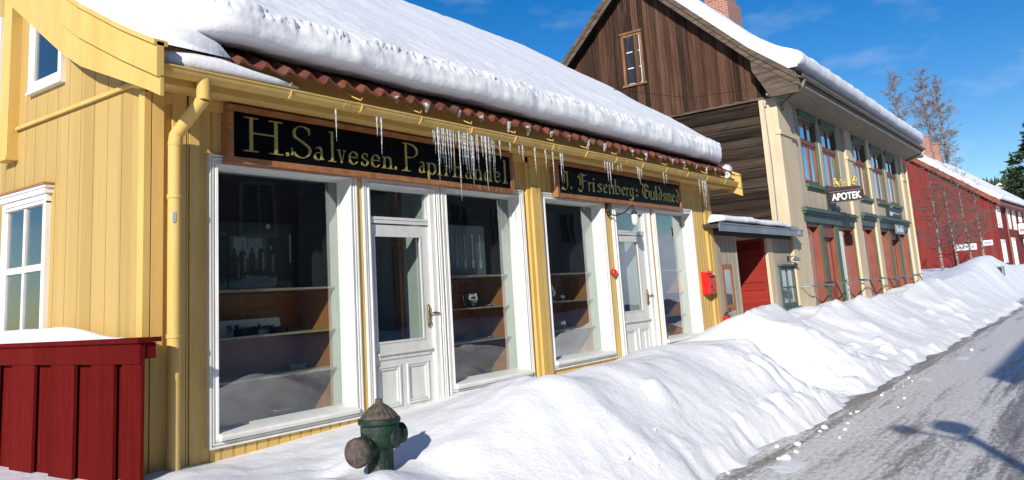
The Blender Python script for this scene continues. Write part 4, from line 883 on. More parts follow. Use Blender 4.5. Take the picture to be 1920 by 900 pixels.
def bowl(x, y, z, s, label, mat='silver', feet=True):
    t = thing('footed_bowl', (x, y, z), label, 'bowl')
    mb = MB(); mb.lathe([(.03*s, .03*s), (.07*s, .05*s), (.085*s, .09*s), (.07*s, .13*s), (.08*s, .14*s)], (x, y, z), n=18); mb.build('body', mat, t, smooth=True)
    for a in range(3): mb = MB(); c, q = math.cos(a*2.1), math.sin(a*2.1); mb.tube([(x+.05*s*c, y+.05*s*q, z+.05*s), (x+.07*s*c, y+.07*s*q, z+.002)], .007*s, 6); mb.build('foot', mat, t, smooth=True)
    for sg in (-1, 1): mb = MB(); mb.tube([(x+sg*.08*s, y, z+.12*s), (x+sg*.115*s, y, z+.13*s), (x+sg*.11*s, y, z+.08*s), (x+sg*.08*s, y, z+.07*s)], .006*s, 6); mb.build('handle', mat, t, smooth=True)
def dish(x, y, z, r, label, mat='silver', name='dish'):
    mb = MB(); mb.lathe([(r*.5, 0), (r*.9, .008), (r, .022), (r*.92, .02), (r*.4, .012)], (x, y, z), n=18); tag(mb.build(name, mat, smooth=True), label, 'dish')
def jewel_box(x0, x1, y0, y1, z, h, label, mat='black'):
    t = thing('jewel_box', ((x0+x1)/2, (y0+y1)/2, z), label, 'box'); mb = MB(); mb.box(x0, x1, y0, y1, z, z+h); mb.build('base', mat, t); mb = MB(); mb.prism([(y0-.004, z+h), (y1+.004, z+h), (y1-.01, z+h+.018), (y0+.01, z+h+.018)], 'x', x0-.004, x1+.004); mb.build('lid', mat, t)
pot('silver_mug', 7.62, .45, 1.549, .9, 'silver mug on the upper shelf below the spoon picture', 'mug', False, False)
bowl(8.15, .48, 1.549, 1.25, 'silver bowl on little feet below the spoon picture'); dish(8.52, .45, 1.549, .08, 'flat silver dish beside the footed bowl')
jewel_box(7.95, 8.10, .45, .6, 1.144, .06, 'small dark box on the lowest shelf under the silver bowl'); dish(8.42, .4, 1.144, .07, 'small silver dish on the lowest shelf under the footed bowl')
pot('coffee_pot', 10.05, .5, 1.544, 1.25, 'tall silver coffee pot with spout in the window left of the glass lamp', 'pot'); pot('cream_jug', 9.6, .5, 1.544, .8, 'little silver jug left of the tall coffee pot', 'jug', False); dish(9.85, .40, 1.544, .06, 'small silver dish before the tall coffee pot'); bowl(10.32, .48, 1.544, .6, 'tiny silver bowl right of the tall coffee pot')
bowl(10.3, .5, 1.134, .8, 'silver bowl on the lowest shelf under the coffee pot')
pot('coffee_pot', 12.95, .5, 1.554, .9, 'silver pot in the rightmost display window', 'pot'); 
mb = MB(); mb.lathe([(.01, 0), (.12, .01), (.15, .03), (.14, .03), (.01, .018)], (13.55, .6, 1.72), (0, -1, .25), 20); tag(mb.build('copper_plate', 'copper', smooth=True), 'round copper plate standing in the rightmost display window', 'plate')
bowl(13.1, .5, 1.144, .9, 'silver bowl on the lowest shelf of the rightmost display window')
jewel_box(4.62, 4.82, .36, .46, 1.449, .05, 'dark jewel box before the white lettered box'); jewel_box(5.05, 5.17, .40, .5, 1.449, .045, 'small dark box at the right end of the white lettered box'); jewel_box(5.28, 5.42, .5, .6, 1.449, .03, 'flat dark box on the middle shelf near the right side of the widest window'); jewel_box(5.25, 5.45, .45, .6, 1.064, .05, 'dark box on the lowest shelf of the widest window')
dish(5.05, .38, .715, .11, 'glassy grey dish on the floor of the widest window')

# --------------------------------------------------------------- things fixed to the shop front
t = thing('wall_lamp', (11.05, -.02, 2.75), 'old wall lamp with clear glass jar on a curved arm above the right shop door', 'lamp')
mb = MB(); mb.box(11.0, 11.12, -.035, -.012, 2.86, 3.02); mb.box(11.02, 11.10, -.06, -.03, 2.88, 3.0); mb.build('bracket_box', 'brass_dark', t)
mb = MB(); mb.lathe([(.03, 0), (.035, .03), (.02, .05)], (11.05, -.02, 2.83), (0, -1, 0), 12); mb.tube([(11.05, -.06, 2.82), (11.12, -.14, 2.80), (11.22, -.24, 2.85), (11.32, -.30, 2.94), (11.36, -.31, 2.96), (11.38, -.31, 2.90)], .011, 8); mb.build('arm', 'black', t, smooth=True)
mb = MB(); mb.lathe([(.02, .16), (.045, .13), (.05, .10), (.045, .09)], (11.385, -.31, 2.72), n=14); mb.build('cap', 'black', t, smooth=True)
mb = MB(); mb.lathe([(.006, -.09), (.035, -.075), (.05, -.04), (.053, .05), (.05, .09)], (11.385, -.31, 2.72), n=16); mb.build('glass_jar', 'lampglass', t, smooth=True)
t = thing('alarm_bell', (11.05, -.02, 1.88), 'small round red alarm bell on the yellow strip left of the right shop door', 'bell')
mb = MB(); mb.lathe([(.055, 0), (.06, .03), (.045, .06), (.012, .075)], (11.06, -.014, 1.92), (0, -1, 0), 16); mb.build('gong', 'red_gloss', t, smooth=True); mb = MB(); mb.box(11.07, 11.10, -.085, -.07, 1.91, 1.95); mb.build('label_plate', 'whiteplastic', t)
t = thing('red_mailbox', (14.55, -.02, 1.45), 'glossy red post box on the yellow wall right of the last display window', 'mailbox')
mb = MB(); bx0, bx1 = 14.44, 14.72
mb.prism([(-.012, 1.46), (-.11, 1.46), (-.15, 1.475), (-.172, 1.51), (-.18, 1.56), (-.18, 1.70), (-.175, 1.76), (-.155, 1.82), (-.12, 1.86), (-.07, 1.88), (-.012, 1.885)], 'x', bx0, bx1); mb.build('body', 'red_gloss', t)
mb = MB(); mb.box(bx0+.03, bx1-.03, -.186, -.179, 1.78, 1.80); mb.lathe([(.022, 0), (.022, .012)], (14.5, -.178, 1.60), (0, -1, 0), 10); mb.build('slot', 'black', t)
mb = MB(); mb.tube([(bx1+.012, -.14, 1.62), (bx1+.02, -.16, 1.75), (bx1+.018, -.13, 1.87), (bx1+.01, -.05, 1.90), (bx1, -.03, 1.82)], .014, 8); mb.build('flap_arm', 'red_gloss', t, smooth=True)
mb = MB(); mb.box(bx1-.1, bx1-.03, -.187, -.18, 1.82, 1.86); mb.build('emblem_plate', 'whiteplastic', t)
mb = MB(); mb.tube([(14.86, -.19, .62), (14.86, -.19, .2)], .01, 6)
t = thing('fire_extinguisher', (15.32, -.06, .55), 'red fire extinguisher standing in the snow at the right corner of the yellow shop', 'extinguisher')
mb = MB(); mb.lathe([(.075, -.1), (.08, 0), (.08, .33), (.06, .39), (.03, .42)], (15.33, -.06, .60), n=18); mb.build('cylinder', 'red_gloss', t, smooth='auto')
mb = MB(); mb.lathe([(.025, 0), (.025, .05)], (15.33, -.06, 1.02), n=10); mb.tube([(15.33, -.06, 1.06), (15.30, -.14, 1.09), (15.28, -.2, 1.12)], .012, 7); mb.tube([(15.33, -.06, 1.07), (15.36, -.12, 1.14), (15.36, -.17, 1.17)], .012, 7); mb.build('valve', 'black', t)
mb = MB(); mb.tube([(15.36, -.08, 1.03), (15.43, -.1, .98), (15.44, -.1, .8), (15.42, -.1, .66)], .013, 7); mb.build('hose', 'black', t, smooth=True)
mb = MB(); mb.box(15.27, 15.33, -.145, -.138, .75, .84); mb.build('label_plate', 'whiteplastic', t)

# --------------------------------------------------------------- hydrant
hx, hy = HYD; hz = .41
t = thing('fire_hydrant', (hx, hy, hz-.1), 'old dark green fire hydrant with peeling paint standing in the snow before the widest window', 'hydrant')
mb = MB(); mb.lathe([(.115, -.25), (.115, -.02), (.118, .0), (.095, .015), (.092, .03), (.090, .20), (.094, .22), (.108, .25)], (hx, hy, hz), n=72, flute=.035, nf=18, f0=.02, f1=.21); mb.build('barrel', 'hydrant', t, smooth='auto')
mb = MB(); mb.lathe([(.105, .24), (.128, .27), (.134, .32), (.136, .38), (.132, .41)], (hx, hy, hz), n=40); mb.build('upper_body', 'hydrant', t, smooth=True)
mb = MB(); mb.lathe([(.130, .40), (.150, .412), (.153, .43), (.147, .447), (.120, .452)], (hx, hy, hz), n=40); mb.build('bonnet_flange', 'hydrant', t, smooth='auto')
mb = MB(); mb.lathe([(.10, .44), (.134, .45), (.126, .462), (.098, .495), (.060, .53), (.030, .55), (.026, .555), (.024, .58), (.006, .583)], (hx, hy, hz), n=72, flute=.05, nf=18, f0=.455, f1=.54); mb.build('bonnet', 'hydrant_rust', t, smooth='auto')
dirL = Vector((-1.0, -.05, -.10)).normalized()
c = Vector((hx, hy, hz+.27))
mb = MB(); mb.lathe([(.075, .08), (.078, .14), (.092, .155), (.096, .165), (.096, .20)], c, dirL, 24); mb.build('nozzle_neck', 'hydrant', t, smooth='auto')
mb = MB(); mb.lathe([(.098, .20), (.102, .215), (.100, .25), (.085, .27), (.05, .282), (.005, .285)], c, dirL, 24); mb.build('nozzle_cap', 'hydrant_rust', t, smooth='auto')
dirR = Vector((1.0, -.12, .0)).normalized(); c = Vector((hx, hy, hz+.315))
mb = MB(); mb.lathe([(.055, .09), (.058, .13), (.072, .14), (.076, .17), (.074, .20), (.045, .215), (.005, .217)], c, dirR, 20); mb.build('side_outlet', 'hydrant', t, smooth='auto')
dirF = Vector((-.05, -1, 0)).normalized(); c = Vector((hx, hy, hz+.31)); dirF = Vector((-.35, -.93, 0)).normalized()
mb = MB(); mb.lathe([(.07, .10), (.072, .138), (.055, .146), (.05, .14), (.004, .143)], c, Vector((.35, -.93, 0)).normalized(), 22); mb.build('front_boss', 'hydrant', t, smooth='auto')
for a in (0, 60, 120, 180, 240, 300):
    mb = MB(); mb.lathe([(.018, 0), (.018, .03), (.012, .034)], (hx+.112*math.cos(D2R(a+20)), hy+.112*math.sin(D2R(a+20)), hz+.0), n=6); mb.build('bolt', 'hydrant_rust', t)

# --------------------------------------------------------------- red fence on the left
fx = 3.34
t = thing('red_fence', (fx, .6, .2), 'dark red board fence with a capped top rail left of the yellow shop', 'fence')
mb = MB(); mb.box(fx-.10, fx+.085, -.36, 3.4, 1.49, 1.525); mb.build('cap_rail', 'fence', t)
mb = MB(); mb.box(fx-.075, fx-.035, -.34, 3.4, 1.335, 1.488); mb.box(fx-.03, fx+.056, -.33, 3.4, 1.37, 1.487); mb.build('top_rail', 'fence', t)
y = -.345
for a, b in ((-.345, -.07), (.05, .40), (.67, 1.07), (1.38, 1.80), (2.1, 2.5), (2.8, 3.2)):
    mb = MB(); mb.box(fx-.065, fx-.038, a, b, .2, 1.333); mb.build('front_board', 'fence', t)
for a, b in ((-.14, .12), (.35, .74), (1.02, 1.43), (1.75, 2.15), (2.45, 2.85), (3.1, 3.4)):
    mb = MB(); mb.box(fx-.012, fx+.01, a-.06, b+.02, .2, 1.365); mb.build('back_board', 'fence', t)
mb = MB(); ys_ = [.1+.06*i for i in range(56)]
for y in ys_:
    t_ = sstep(.05, 1.1, y); h = .115*t_
    for dx, q in ((-.075, 0), (-.088, .45), (-.05, .88), (.01, 1.0), (.08, .85), (.115, .4), (.10, 0)):
        mb.v.append(Vector((fx+dx*(.55+.45*t_)+.01, y, 1.526+h*q+.012*q*fbm(y*3, dx*8, 0, 3))))
for j in range(len(ys_)-1):
    for i in range(6): mb.f.append((j*7+i, j*7+i+1, (j+1)*7+i+1, (j+1)*7+i))
mb.f.append(tuple(range(7)))
tag(mb.build('fence_snow', 'snow', smooth=True), 'long white snow ridge lying on the red fence cap', 'snow')
# =================================================================== gatehouse between the two buildings
gate = thing('gatehouse', (17.5, 0, .3), 'low grey gatehouse with an open red gate between the yellow shop and the pharmacy', 'gatehouse')
mb = MB(); mb.box(15.20, 16.36, .0, .12, .3, 2.66); mb.build('left_wall', 'wallgrey', gate)
mb = MB()
for k in range(13): mb.box(15.22+k*.088, 15.222+k*.088+.076, -.014, .001, .3, 2.62)
mb.box(16.345, 16.40, -.02, .14, .3, 2.62); mb.build('wall_boards', 'wallgrey', gate)
mb = MB(); mb.box(16.36, 16.42, .12, 3.2, .3, 2.66); mb.box(15.2, 20.1, 3.2, 3.3, .3, 2.9); mb.build('passage_wall', 'darkdeck', gate)
mb = MB(); mb.box(18.30, 18.66, -.03, .18, .3, 2.66); mb.build('gate_post', 'cream', gate)
mb = MB(); mb.box(18.66, 20.05, .0, .12, .3, 2.66)
for k in range(15): mb.box(18.67+k*.088, 18.748+k*.088, -.014, .001, .3, 2.62)
mb.build('right_wall', 'wallgrey', gate)
mb = MB(); mb.box(18.22, 18.27, .03, 1.9, .3, 2.60)
for z, h in ((.98, .05), (1.45, .03), (1.62, .03), (2.32, .05), (2.44, .04)): mb.box(18.195, 18.221, .06, 1.85, z, z+h)
mb.box(18.19, 18.221, .03, .10, .3, 2.6); gl = mb.build('gate_leaf', 'gatered', gate)
mb = MB(); mb.box(18.185, 18.192, .75, .80, 2.08, 2.13); mb.build('gate_fitting', 'whiteplastic', gl)
mb = MB(); mb.prism([(-.34, 2.70), (.32, 2.76), (.32, 2.82), (-.34, 2.78)], 'x', 14.75, 20.06); mb.prism([(-.05, 2.60), (.1, 2.60), (.1, 2.72), (-.05, 2.69)], 'x', 15.2, 20.06); mb.build('roof', 'darkdeck', gate)
mb = MB(); mb.box(14.74, 20.0, -.365, -.342, 2.64, 2.79); mb.tube([(14.74, -.37, 2.79), (20.05, -.37, 2.79)], .016, 6); mb.build('fascia', 'metalgrey', gate)
mb = MB(); mb.prism([(-.42, 2.66), (-.02, 2.84), (-.02, 2.99), (-.10, 2.99), (-.42, 2.80)], 'x', 19.62, 19.70); mb.build('end_flashing', 'metalgrey', gate)
def frame_window(root, x0, x1, z0, z1, fm, w, mull, y=-.03, name='side_window', sill=True, room='darkint'):
    mb = MB(); mb.ring(x0, x1, z0, z1, w, y, .002)
    for k, t_ in mull:
        if k == 'v': mb.box(t_-.015, t_+.015, y+.01, .0, z0+w, z1-w)
        else: mb.box(x0+w, x1-w, y+.006, .0, t_-.015, t_+.015)
    if sill: mb.box(x0-.04, x1+.04, y-.06, .0, z0-.05, z0); mb.box(x0-.05, x1+.05, y-.07, .0, z1, z1+.04)
    f = mb.build(name, fm, root)
    mb = MB(); mb.box(x0+w, x1-w, -.0175, -.0155, z0+w, z1-w); mb.build('pane', 'glass', f)
    return f
f = frame_window(gate, 15.46, 16.02, 1.12, 2.02, 'signframe', .10, [], sill=False)
f = frame_window(gate, 18.92, 20.04, 1.0, 1.96, 'darkgreen', .10, [('v', 19.48), ('h', 1.46)], y=-.05)
mb = MB(); mb.box(19.03, 19.40, -.0152, -.0146, 1.1, 1.86); mb.box(19.56, 19.93, -.0152, -.0146, 1.1, 1.86); mb.build('curtain', 'curtain', f)
FRZ = (2.9, 3.1)
snow_slab('gatehouse_snow', [(-.30, 2.84), (-.32, 2.90), (-.25, 2.97), (-.05, 3.01), (.15, 3.0), (.3, 2.93), (.32, 2.85), (.1, 2.83)], 14.95, 19.58, 'snow', 'lumpy white snow strip on the low gatehouse roof', dent=.05, taper0=.3, taper1=.3)
t = thing('entrance_lamp', (19.72, -.06, 2.0), 'small grey lamp beside the green gatehouse window', 'lamp')
mb = MB(); mb.box(19.66, 19.72, -.05, -.014, 2.08, 2.2); mb.tube([(19.69, -.05, 2.16), (19.70, -.16, 2.19), (19.72, -.22, 2.16)], .012, 7); mb.build('arm', 'black', t)
mb = MB(); mb.lathe([(.03, .07), (.10, .0), (.09, -.015), (.02, -.0)], (19.72, -.22, 2.09), n=16); mb.build('shade', 'metalgrey', t, smooth='auto'); mb = MB(); mb.lathe([(.04, .0), (.045, -.04), (.02, -.07), (.003, -.075)], (19.72, -.22, 2.09), n=12); mb.build('bulb', 'lampglass', t, smooth=True)

# =================================================================== pharmacy (old log house with a painted front)
AX0, AX1 = 20.06, 36.0
apo = thing('pharmacy_building', (28, 0, .4), 'tall beige pharmacy house with a dark unpainted log gable and green shopfronts', 'pharmacy')
RIDGE = (3.55, 10.62)
def aroof(y):
    yy = y if y <= 3.55 else 7.1-y
    return 6.60+.80*(yy+.78) if yy < .3 else 7.464+(RIDGE[1]-7.464)*(yy-.3)/3.25
mb = MB(); mb.box(AX0+.06, AX0+.16, .0, 7.1, .3, 6.45); mb.build('log_core', 'logs', apo)
mb = MB(); z = .3; k = 0; random.seed(11)
while z < 6.28:
    h = .262+rnd(-.02, .02); ys_ = [0.02+.35*i for i in range(21)]; n = 6; base = len(mb.v)
    for y in ys_:
        for q in range(n):
            a = D2R(-80+160*q/(n-1)); bulge = .05*math.cos(a)
            mb.v.append(Vector((AX0+.06-bulge-.012*fbm(y*1.3, z*3+q, k, 3)-.01*mnoise.noise(Vector((y*5, q*2.1, k))), y, z+h/2+(h/2-.006)*math.sin(a)/math.sin(D2R(80))+.012*fbm(y*.8, k*3.1, 2, 2))))
    for i in range(len(ys_)-1):
        for q in range(n-1): mb.f.append((base+i*n+q, base+(i+1)*n+q, base+(i+1)*n+q+1, base+i*n+q+1))
    z += h; k += 1
mb.build('log_wall', 'logs', apo)
mb = MB(); mb.prism([(.05, 6.28), (7.05, 6.28), (7.05, aroof(7.05)-.06), (3.55, RIDGE[1]-.06), (.05, aroof(.05)-.06)], 'x', AX0+.02, AX0+.1)
y = .06; k = 0
while y < 7.0:
    w = .185; d = .02 if k % 2 else .0
    e = min(y+w, 7.04)
    mb.prism([(y+.004, 6.26-.03*mnoise.noise(Vector((k*1.7, 0, 0)))), (e-.004, 6.26-.03*mnoise.noise(Vector((k*1.7, 0, 0)))), (e-.004, aroof(e-.004)-.08), (y+.004, aroof(y+.004)-.08)], 'x', AX0-.025-d, AX0+.021); y += w; k += 1
mb.build('gable_boards', 'gable_old', apo)
mb = MB(); mb.prism([(AX0-.06, 6.20), (AX0+.03, 6.20), (AX0+.03, 6.27), (AX0-.03, 6.27)], 'y', .05, 7.05); mb.build('drip_board', 'oldwood', apo)
mb = MB(); x = AX0-.06   # attic window
for a in (dict(y0=3.435, y1=4.085, z0=7.36, z1=8.84),):
    y0, y1, z0, z1 = a['y0'], a['y1'], a['z0'], a['z1']; w = .075
    mb.box(x, x+.05, y0, y0+w, z0, z1); mb.box(x, x+.05, y1-w, y1, z0, z1); mb.box(x, x+.05, y0+w, y1-w, z1-w, z1); mb.box(x-.03, x+.05, y0-.05, y1+.05, z0-.06, z0); mb.box(x-.04, x+.05, y0-.03, y1+.03, z1, z1+.05)
aw = mb.build('attic_window', 'oldwood_light', apo)
mb = MB(); mb.box(x+.02, x+.05, 3.51, 3.535, 7.36, 8.78); mb.box(x+.02, x+.05, 3.985, 4.01, 7.36, 8.78)
for z in (7.36, 7.82, 8.29, 8.755): mb.box(x+.02, x+.05, 3.535, 3.985, z, z+.028)
mb.build('sash', 'white', aw)
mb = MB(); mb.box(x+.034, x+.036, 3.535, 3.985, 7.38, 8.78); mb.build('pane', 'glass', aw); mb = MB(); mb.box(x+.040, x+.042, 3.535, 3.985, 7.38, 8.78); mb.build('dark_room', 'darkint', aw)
# roof
rp = [(-.80, aroof(-.80)), (-.5, aroof(-.5)), (-.2, aroof(-.2)), (.3, aroof(.3)), RIDGE]+[(7.1-a, aroof(a)) for a in (.3, -.2, -.5, -.80)]
mb = MB()
for a, b in zip(rp, rp[1:]): mb.prism([a, b, (b[0], b[1]-.08), (a[0], a[1]-.08)], 'x', AX0-.42, AX1+.35)
mb.build('roof', 'darkdeck', apo)
mb = MB()
for a, b in zip(rp, rp[1:]):
    da = .30; mb.prism([(a[0], a[1]-da), (b[0], b[1]-da), (b[0], b[1]+.01), (a[0], a[1]+.01)], 'x', AX0-.46, AX0-.42); mb.prism([(a[0], a[1]-.13), (b[0], b[1]-.13), (b[0], b[1]+.03), (a[0], a[1]+.03)], 'x', AX0-.49, AX0-.461)
mb.prism([(-.80, 6.14), (-.1, 6.14), (.3, 6.9), (.3, aroof(.3)-.3), (-.8, aroof(-.8)-.3)], 'x', AX0-.44, AX0-.40)
mb.build('bargeboard', 'oldwood', apo)
mb = MB(); mb.box(AX1+.32, AX1+.37, -.8, .1, 6.2, 6.62)
mb.prism([(-.78, 6.34), (.02, 6.20), (.02, 6.26), (-.78, 6.42)], 'x', AX0-.40, AX1+.33); mb.box(AX0-.40, AX1+.35, -.80, -.77, 6.33, 6.56); mb.build('eave', 'eavewood', apo)
mb = MB(); mb.prism([(-.87+.07*math.cos(D2R(a)), 6.56+.07*math.sin(D2R(a))) for a in range(180, 361, 20)]+[(-.87+.06*math.cos(D2R(a)), 6.56+.06*math.sin(D2R(a))) for a in range(360, 179, -20)], 'x', AX0-.42, AX1+.36); mb.build('gutter', 'eavewood', apo, smooth='auto')
mb = MB(); mb.tube([(AX0-.1, -.86, 6.5), (AX0-.1, -.80, 6.34), (AX0+.30, -.12, 6.02), (AX0+.34, -.10, 5.9)], .055, 9); mb.build('downpipe_elbow', 'eavewood', apo, smooth='auto')
mb = MB(); mb.tube([(AX1+.20, -.86, 6.5), (AX1+.20, -.80, 6.34), (AX1-.1, -.14, 6.0), (AX1-.1, -.12, .9)], .06, 9); mb.build('downpipe', 'cream', apo, smooth='auto')
# front
UPW = [(22.05, 23.58), (24.12, 25.70), (27.92, 29.48), (30.42, 32.18), (32.80, 34.50)]
AH = [(a, b, 4.16, 6.02) for a, b in UPW]+[(21.30, 26.48, .4, 3.12), (27.58, 29.36, .4, 3.22), (30.06, 35.0, .4, 3.22)]
mb = MB(); wall_cells(mb, AX0+.05, AX1, .3, 6.4, AH, 0, .14)
x = AX0+1.45
while x < AX1-.3:
    e = x+.15; zz = [.3, 6.2]
    hs = sorted([(h[2]-.1, h[3]+.3) for h in AH if h[0]-.06 < e and h[1]+.06 > x]); z = .3
    for h0, h1 in hs:
        if h0 > z+.05: mb.box(x+.004, e-.004, -.016, .001, z, h0)
        z = max(z, h1)
    mb.box(x+.004, e-.004, -.016, .001, z, 6.22); x = e+.012
mb.build('front_wall', 'beige', apo)
for px0, px1, nm in ((AX0-.04, 21.42, 'corner_pilaster'), (26.56, 27.50, 'pilaster'), (29.52, 30.0, 'pilaster'), (35.25, AX1+.04, 'corner_pilaster')):
    mb = MB(); w = px1-px0
    if w > .6: mb.box(px0, px0+w*.66, -.10, .0, .3, 5.25); mb.box(px0+w*.66, px1, -.06, .0, .3, 5.25); mb.box(px0, px0+w*.66, -.10, .0, 5.36, 6.25); mb.box(px0+w*.66, px1, -.06, .0, 5.36, 6.25)
    else: mb.box(px0, px1, -.08, .0, .3, 6.25)
    mb.box(px0-.03, px1+.02, -.14, .0, 5.25, 5.36)
    mb.box(px0, px0+.06, -.0, .35 if nm == 'corner_pilaster' and px0 < 21 else .1, .3, 6.2)
    mb.build(nm, 'cream', apo)
for a, b in UPW:
    mb = MB(); mb.box(a, a+.05, -.0, .12, 4.16, 6.02); mb.box(b-.05, b, -.03, .12, 4.16, 6.02); mb.box(a-.06, b+.08, -.10, .0, 4.06, 4.16); mb.box(a-.03, b+.05, -.05, .0, 4.0, 4.06); mb.box(a-.05, b+.05, -.06, .0, 6.02, 6.2); mb.box(a+.05, b-.05, .05, .12, 4.16, 4.22); mb.box(a+.05, b-.05, .05, .12, 5.97, 6.02)
    f = mb.build('upper_window', 'green', apo)
    mb = MB(); y0, y1 = .03, .075; m = (a+b)/2
    def fr(A, B, Z0, Z1, w): mb.box(A, A+w, y0, y1, Z0, Z1); mb.box(B-w, B, y0, y1, Z0, Z1); mb.box(A+w, B-w, y0, y1, Z0, Z0+w); mb.box(A+w, B-w, y0, y1, Z1-w, Z1)
    for A, B in ((a+.05, m), (m, b-.05)): fr(A, B, 4.22, 5.30, .065); fr(A, B, 5.38, 5.97, .06)
    mb.box(a+.05, b-.05, y0-.02, y1, 5.30, 5.38); mb.build('sash', 'redbrown', f)
    mb = MB(); mb.box(a+.06, b-.06, .055, .059, 4.24, 5.95); mb.build('pane', 'glass', f)
    mb = MB()
    for A, B in ((a+.06, a+.06+(b-a)*.36), (b-.06-(b-a)*.36, b-.06)):
        n = 9
        for i in range(n): mb.quad((lerp(A, B, i/n), .15+.02*(i % 2), 4.22), (lerp(A, B, (i+1)/n), .15+.02*((i+1) % 2), 4.22), (lerp(A, B, (i+1)/n), .15+.02*((i+1) % 2), 5.97), (lerp(A, B, i/n), .15+.02*(i % 2), 5.97))
    mb.build('curtain', 'curtain', f)
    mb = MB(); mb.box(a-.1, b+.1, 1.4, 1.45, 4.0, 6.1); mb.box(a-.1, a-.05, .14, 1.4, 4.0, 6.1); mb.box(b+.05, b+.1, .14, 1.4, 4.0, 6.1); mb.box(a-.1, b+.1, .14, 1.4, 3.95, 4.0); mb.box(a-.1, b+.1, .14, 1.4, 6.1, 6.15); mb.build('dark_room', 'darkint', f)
def shopfront(x0, x1, z1, bays, lint):
    """bays: ('w', a, b) recessed display, ('d', a, b) door; red jambs, green posts and cornice"""
    mb = MB(); mb.box(x0-.05, x1+.05, -.07, .0, z1, z1+lint*.55); mb.box(x0-.09, x1+.09, -.14, .0, z1+lint*.55, z1+lint*.72); mb.box(x0-.14, x1+.14, -.20, .0, z1+lint*.72, z1+lint*.86); mb.box(x0-.11, x1+.11, -.15, .0, z1+lint*.86, z1+lint)
    f = mb.build('shopfront', 'darkgreen', apo)
    for kind, a, b in bays:
        if kind == 'p': mb = MB(); mb.box(a, b, -.03, .16, .4, z1); mb.build('post', 'green', f)
        if kind == 'w':
            mb = MB(); mb.box(b-.06, b, -.01, .17, .9, z1); mb.box(a, a+.04, .1, .17, .9, z1); mb.box(a, b, -.01, .17, .55, .9); mb.box(a+.04, b-.06, .0, .17, z1-.1, z1); mb.build('jamb', 'redbrown', f)
            mb = MB(); mb.box(a-.01, b+.01, -.05, .0, .82, .9); mb.box(a, b, -.02, .01, .4, .6); mb.build('sill', 'green', f)
            mb = MB(); mb.box(a+.04, b-.06, .14, .145, .9, z1-.1); mb.build('pane', 'glass', f)
            mb = MB(); A, B = lerp(a, b, .42), b-.08; n = 12
            for i in range(n): mb.quad((lerp(A, B, i/n), .19+.02*(i % 2), .92), (lerp(A, B, (i+1)/n), .19+.02*((i+1) % 2), .92), (lerp(A, B, (i+1)/n), .19+.02*((i+1) % 2), z1-.28), (lerp(A, B, i/n), .19+.02*(i % 2), z1-.28))
            mb.build('curtain', 'curtain', f)
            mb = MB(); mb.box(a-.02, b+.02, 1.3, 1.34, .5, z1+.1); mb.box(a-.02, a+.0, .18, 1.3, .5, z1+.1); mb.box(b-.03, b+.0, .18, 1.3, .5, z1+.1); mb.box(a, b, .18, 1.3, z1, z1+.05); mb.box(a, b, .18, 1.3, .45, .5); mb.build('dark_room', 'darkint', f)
        if kind == 'd':
            mb = MB(); y = .12; zt = z1-.36
            mb.box(b-.03, b, .0, y, .4, z1); mb.box(a, a+.03, .1, y, .4, z1); mb.box(a+.03, b-.03, .02, y+.05, zt, z1)
            for A, B in ((a+.03, (a+b)/2-.005), ((a+b)/2+.005, b-.03)):
                w = (B-A)*.26; mb.box(A, A+w, y, y+.05, .4, zt); mb.box(B-w, B, y, y+.05, .4, zt); mb.box(A+w, B-w, y, y+.05, zt-.14, zt); mb.box(A+w, B-w, y, y+.05, .4, 1.35); mb.box(A+w, B-w, y-.01, y+.01, .75, 1.15)
            d = mb.build('door', 'redbrown', f)
            mb = MB(); mb.box(a+.05, b-.05, y+.02, y+.024, 1.35, zt-.14); mb.build('pane', 'glass', d); mb = MB(); mb.box(a+.05, b-.05, y+.035, y+.04, 1.35, zt-.14); mb.build('curtain', 'curtain', d)
            mb = MB(); m = (a+b)/2; mb.tube([(m+.03, y, 1.5), (m+.03, y-.05, 1.5), (m+.14, y-.05, 1.5)], .012, 6); mb.build('handle', 'black', d)
    return f
shopfront(21.34, 26.46, 3.10, [('w', 21.34, 22.76), ('p', 22.76, 23.06), ('d', 23.06, 24.30), ('p', 24.30, 24.68), ('w', 24.68, 26.42), ('p', 26.42, 26.50)], .38)
shopfront(27.60, 29.34, 3.20, [('w', 27.60, 29.22), ('p', 29.22, 29.36)], .42)
f3 = shopfront(30.08, 34.98, 3.20, [('w', 30.08, 31.55), ('p', 31.55, 31.85), ('d', 31.85, 33.1), ('p', 33.1, 33.5), ('w', 33.5, 34.85), ('p', 34.85, 35.0)], .42)
mb = MB(); mb.box(31.8, 33.3, -.24, -.21, 3.02, 3.36); s = mb.build('door_sign', 'metalgrey', f3)
mb = MB()
for i, (w, h) in enumerate(((.14, .2), (.08, .12), (.12, .16), (.1, .2), (.1, .12))): mb.box(31.95+i*.25, 31.95+i*.25+w, -.245, -.24, 3.1, 3.1+h)
mb.build('lettering', 'letterwhite', s)
mb = MB(); mb.box(AX0+.1, AX1, 7.0, 7.1, .3, 6.5); mb.prism([(.1, .3), (7.0, .3), (7.0, 6.5), (3.55, 10.4), (.1, 7.1)], 'x', AX1-.1, AX1); mb.build('back_wall', 'beige', apo)
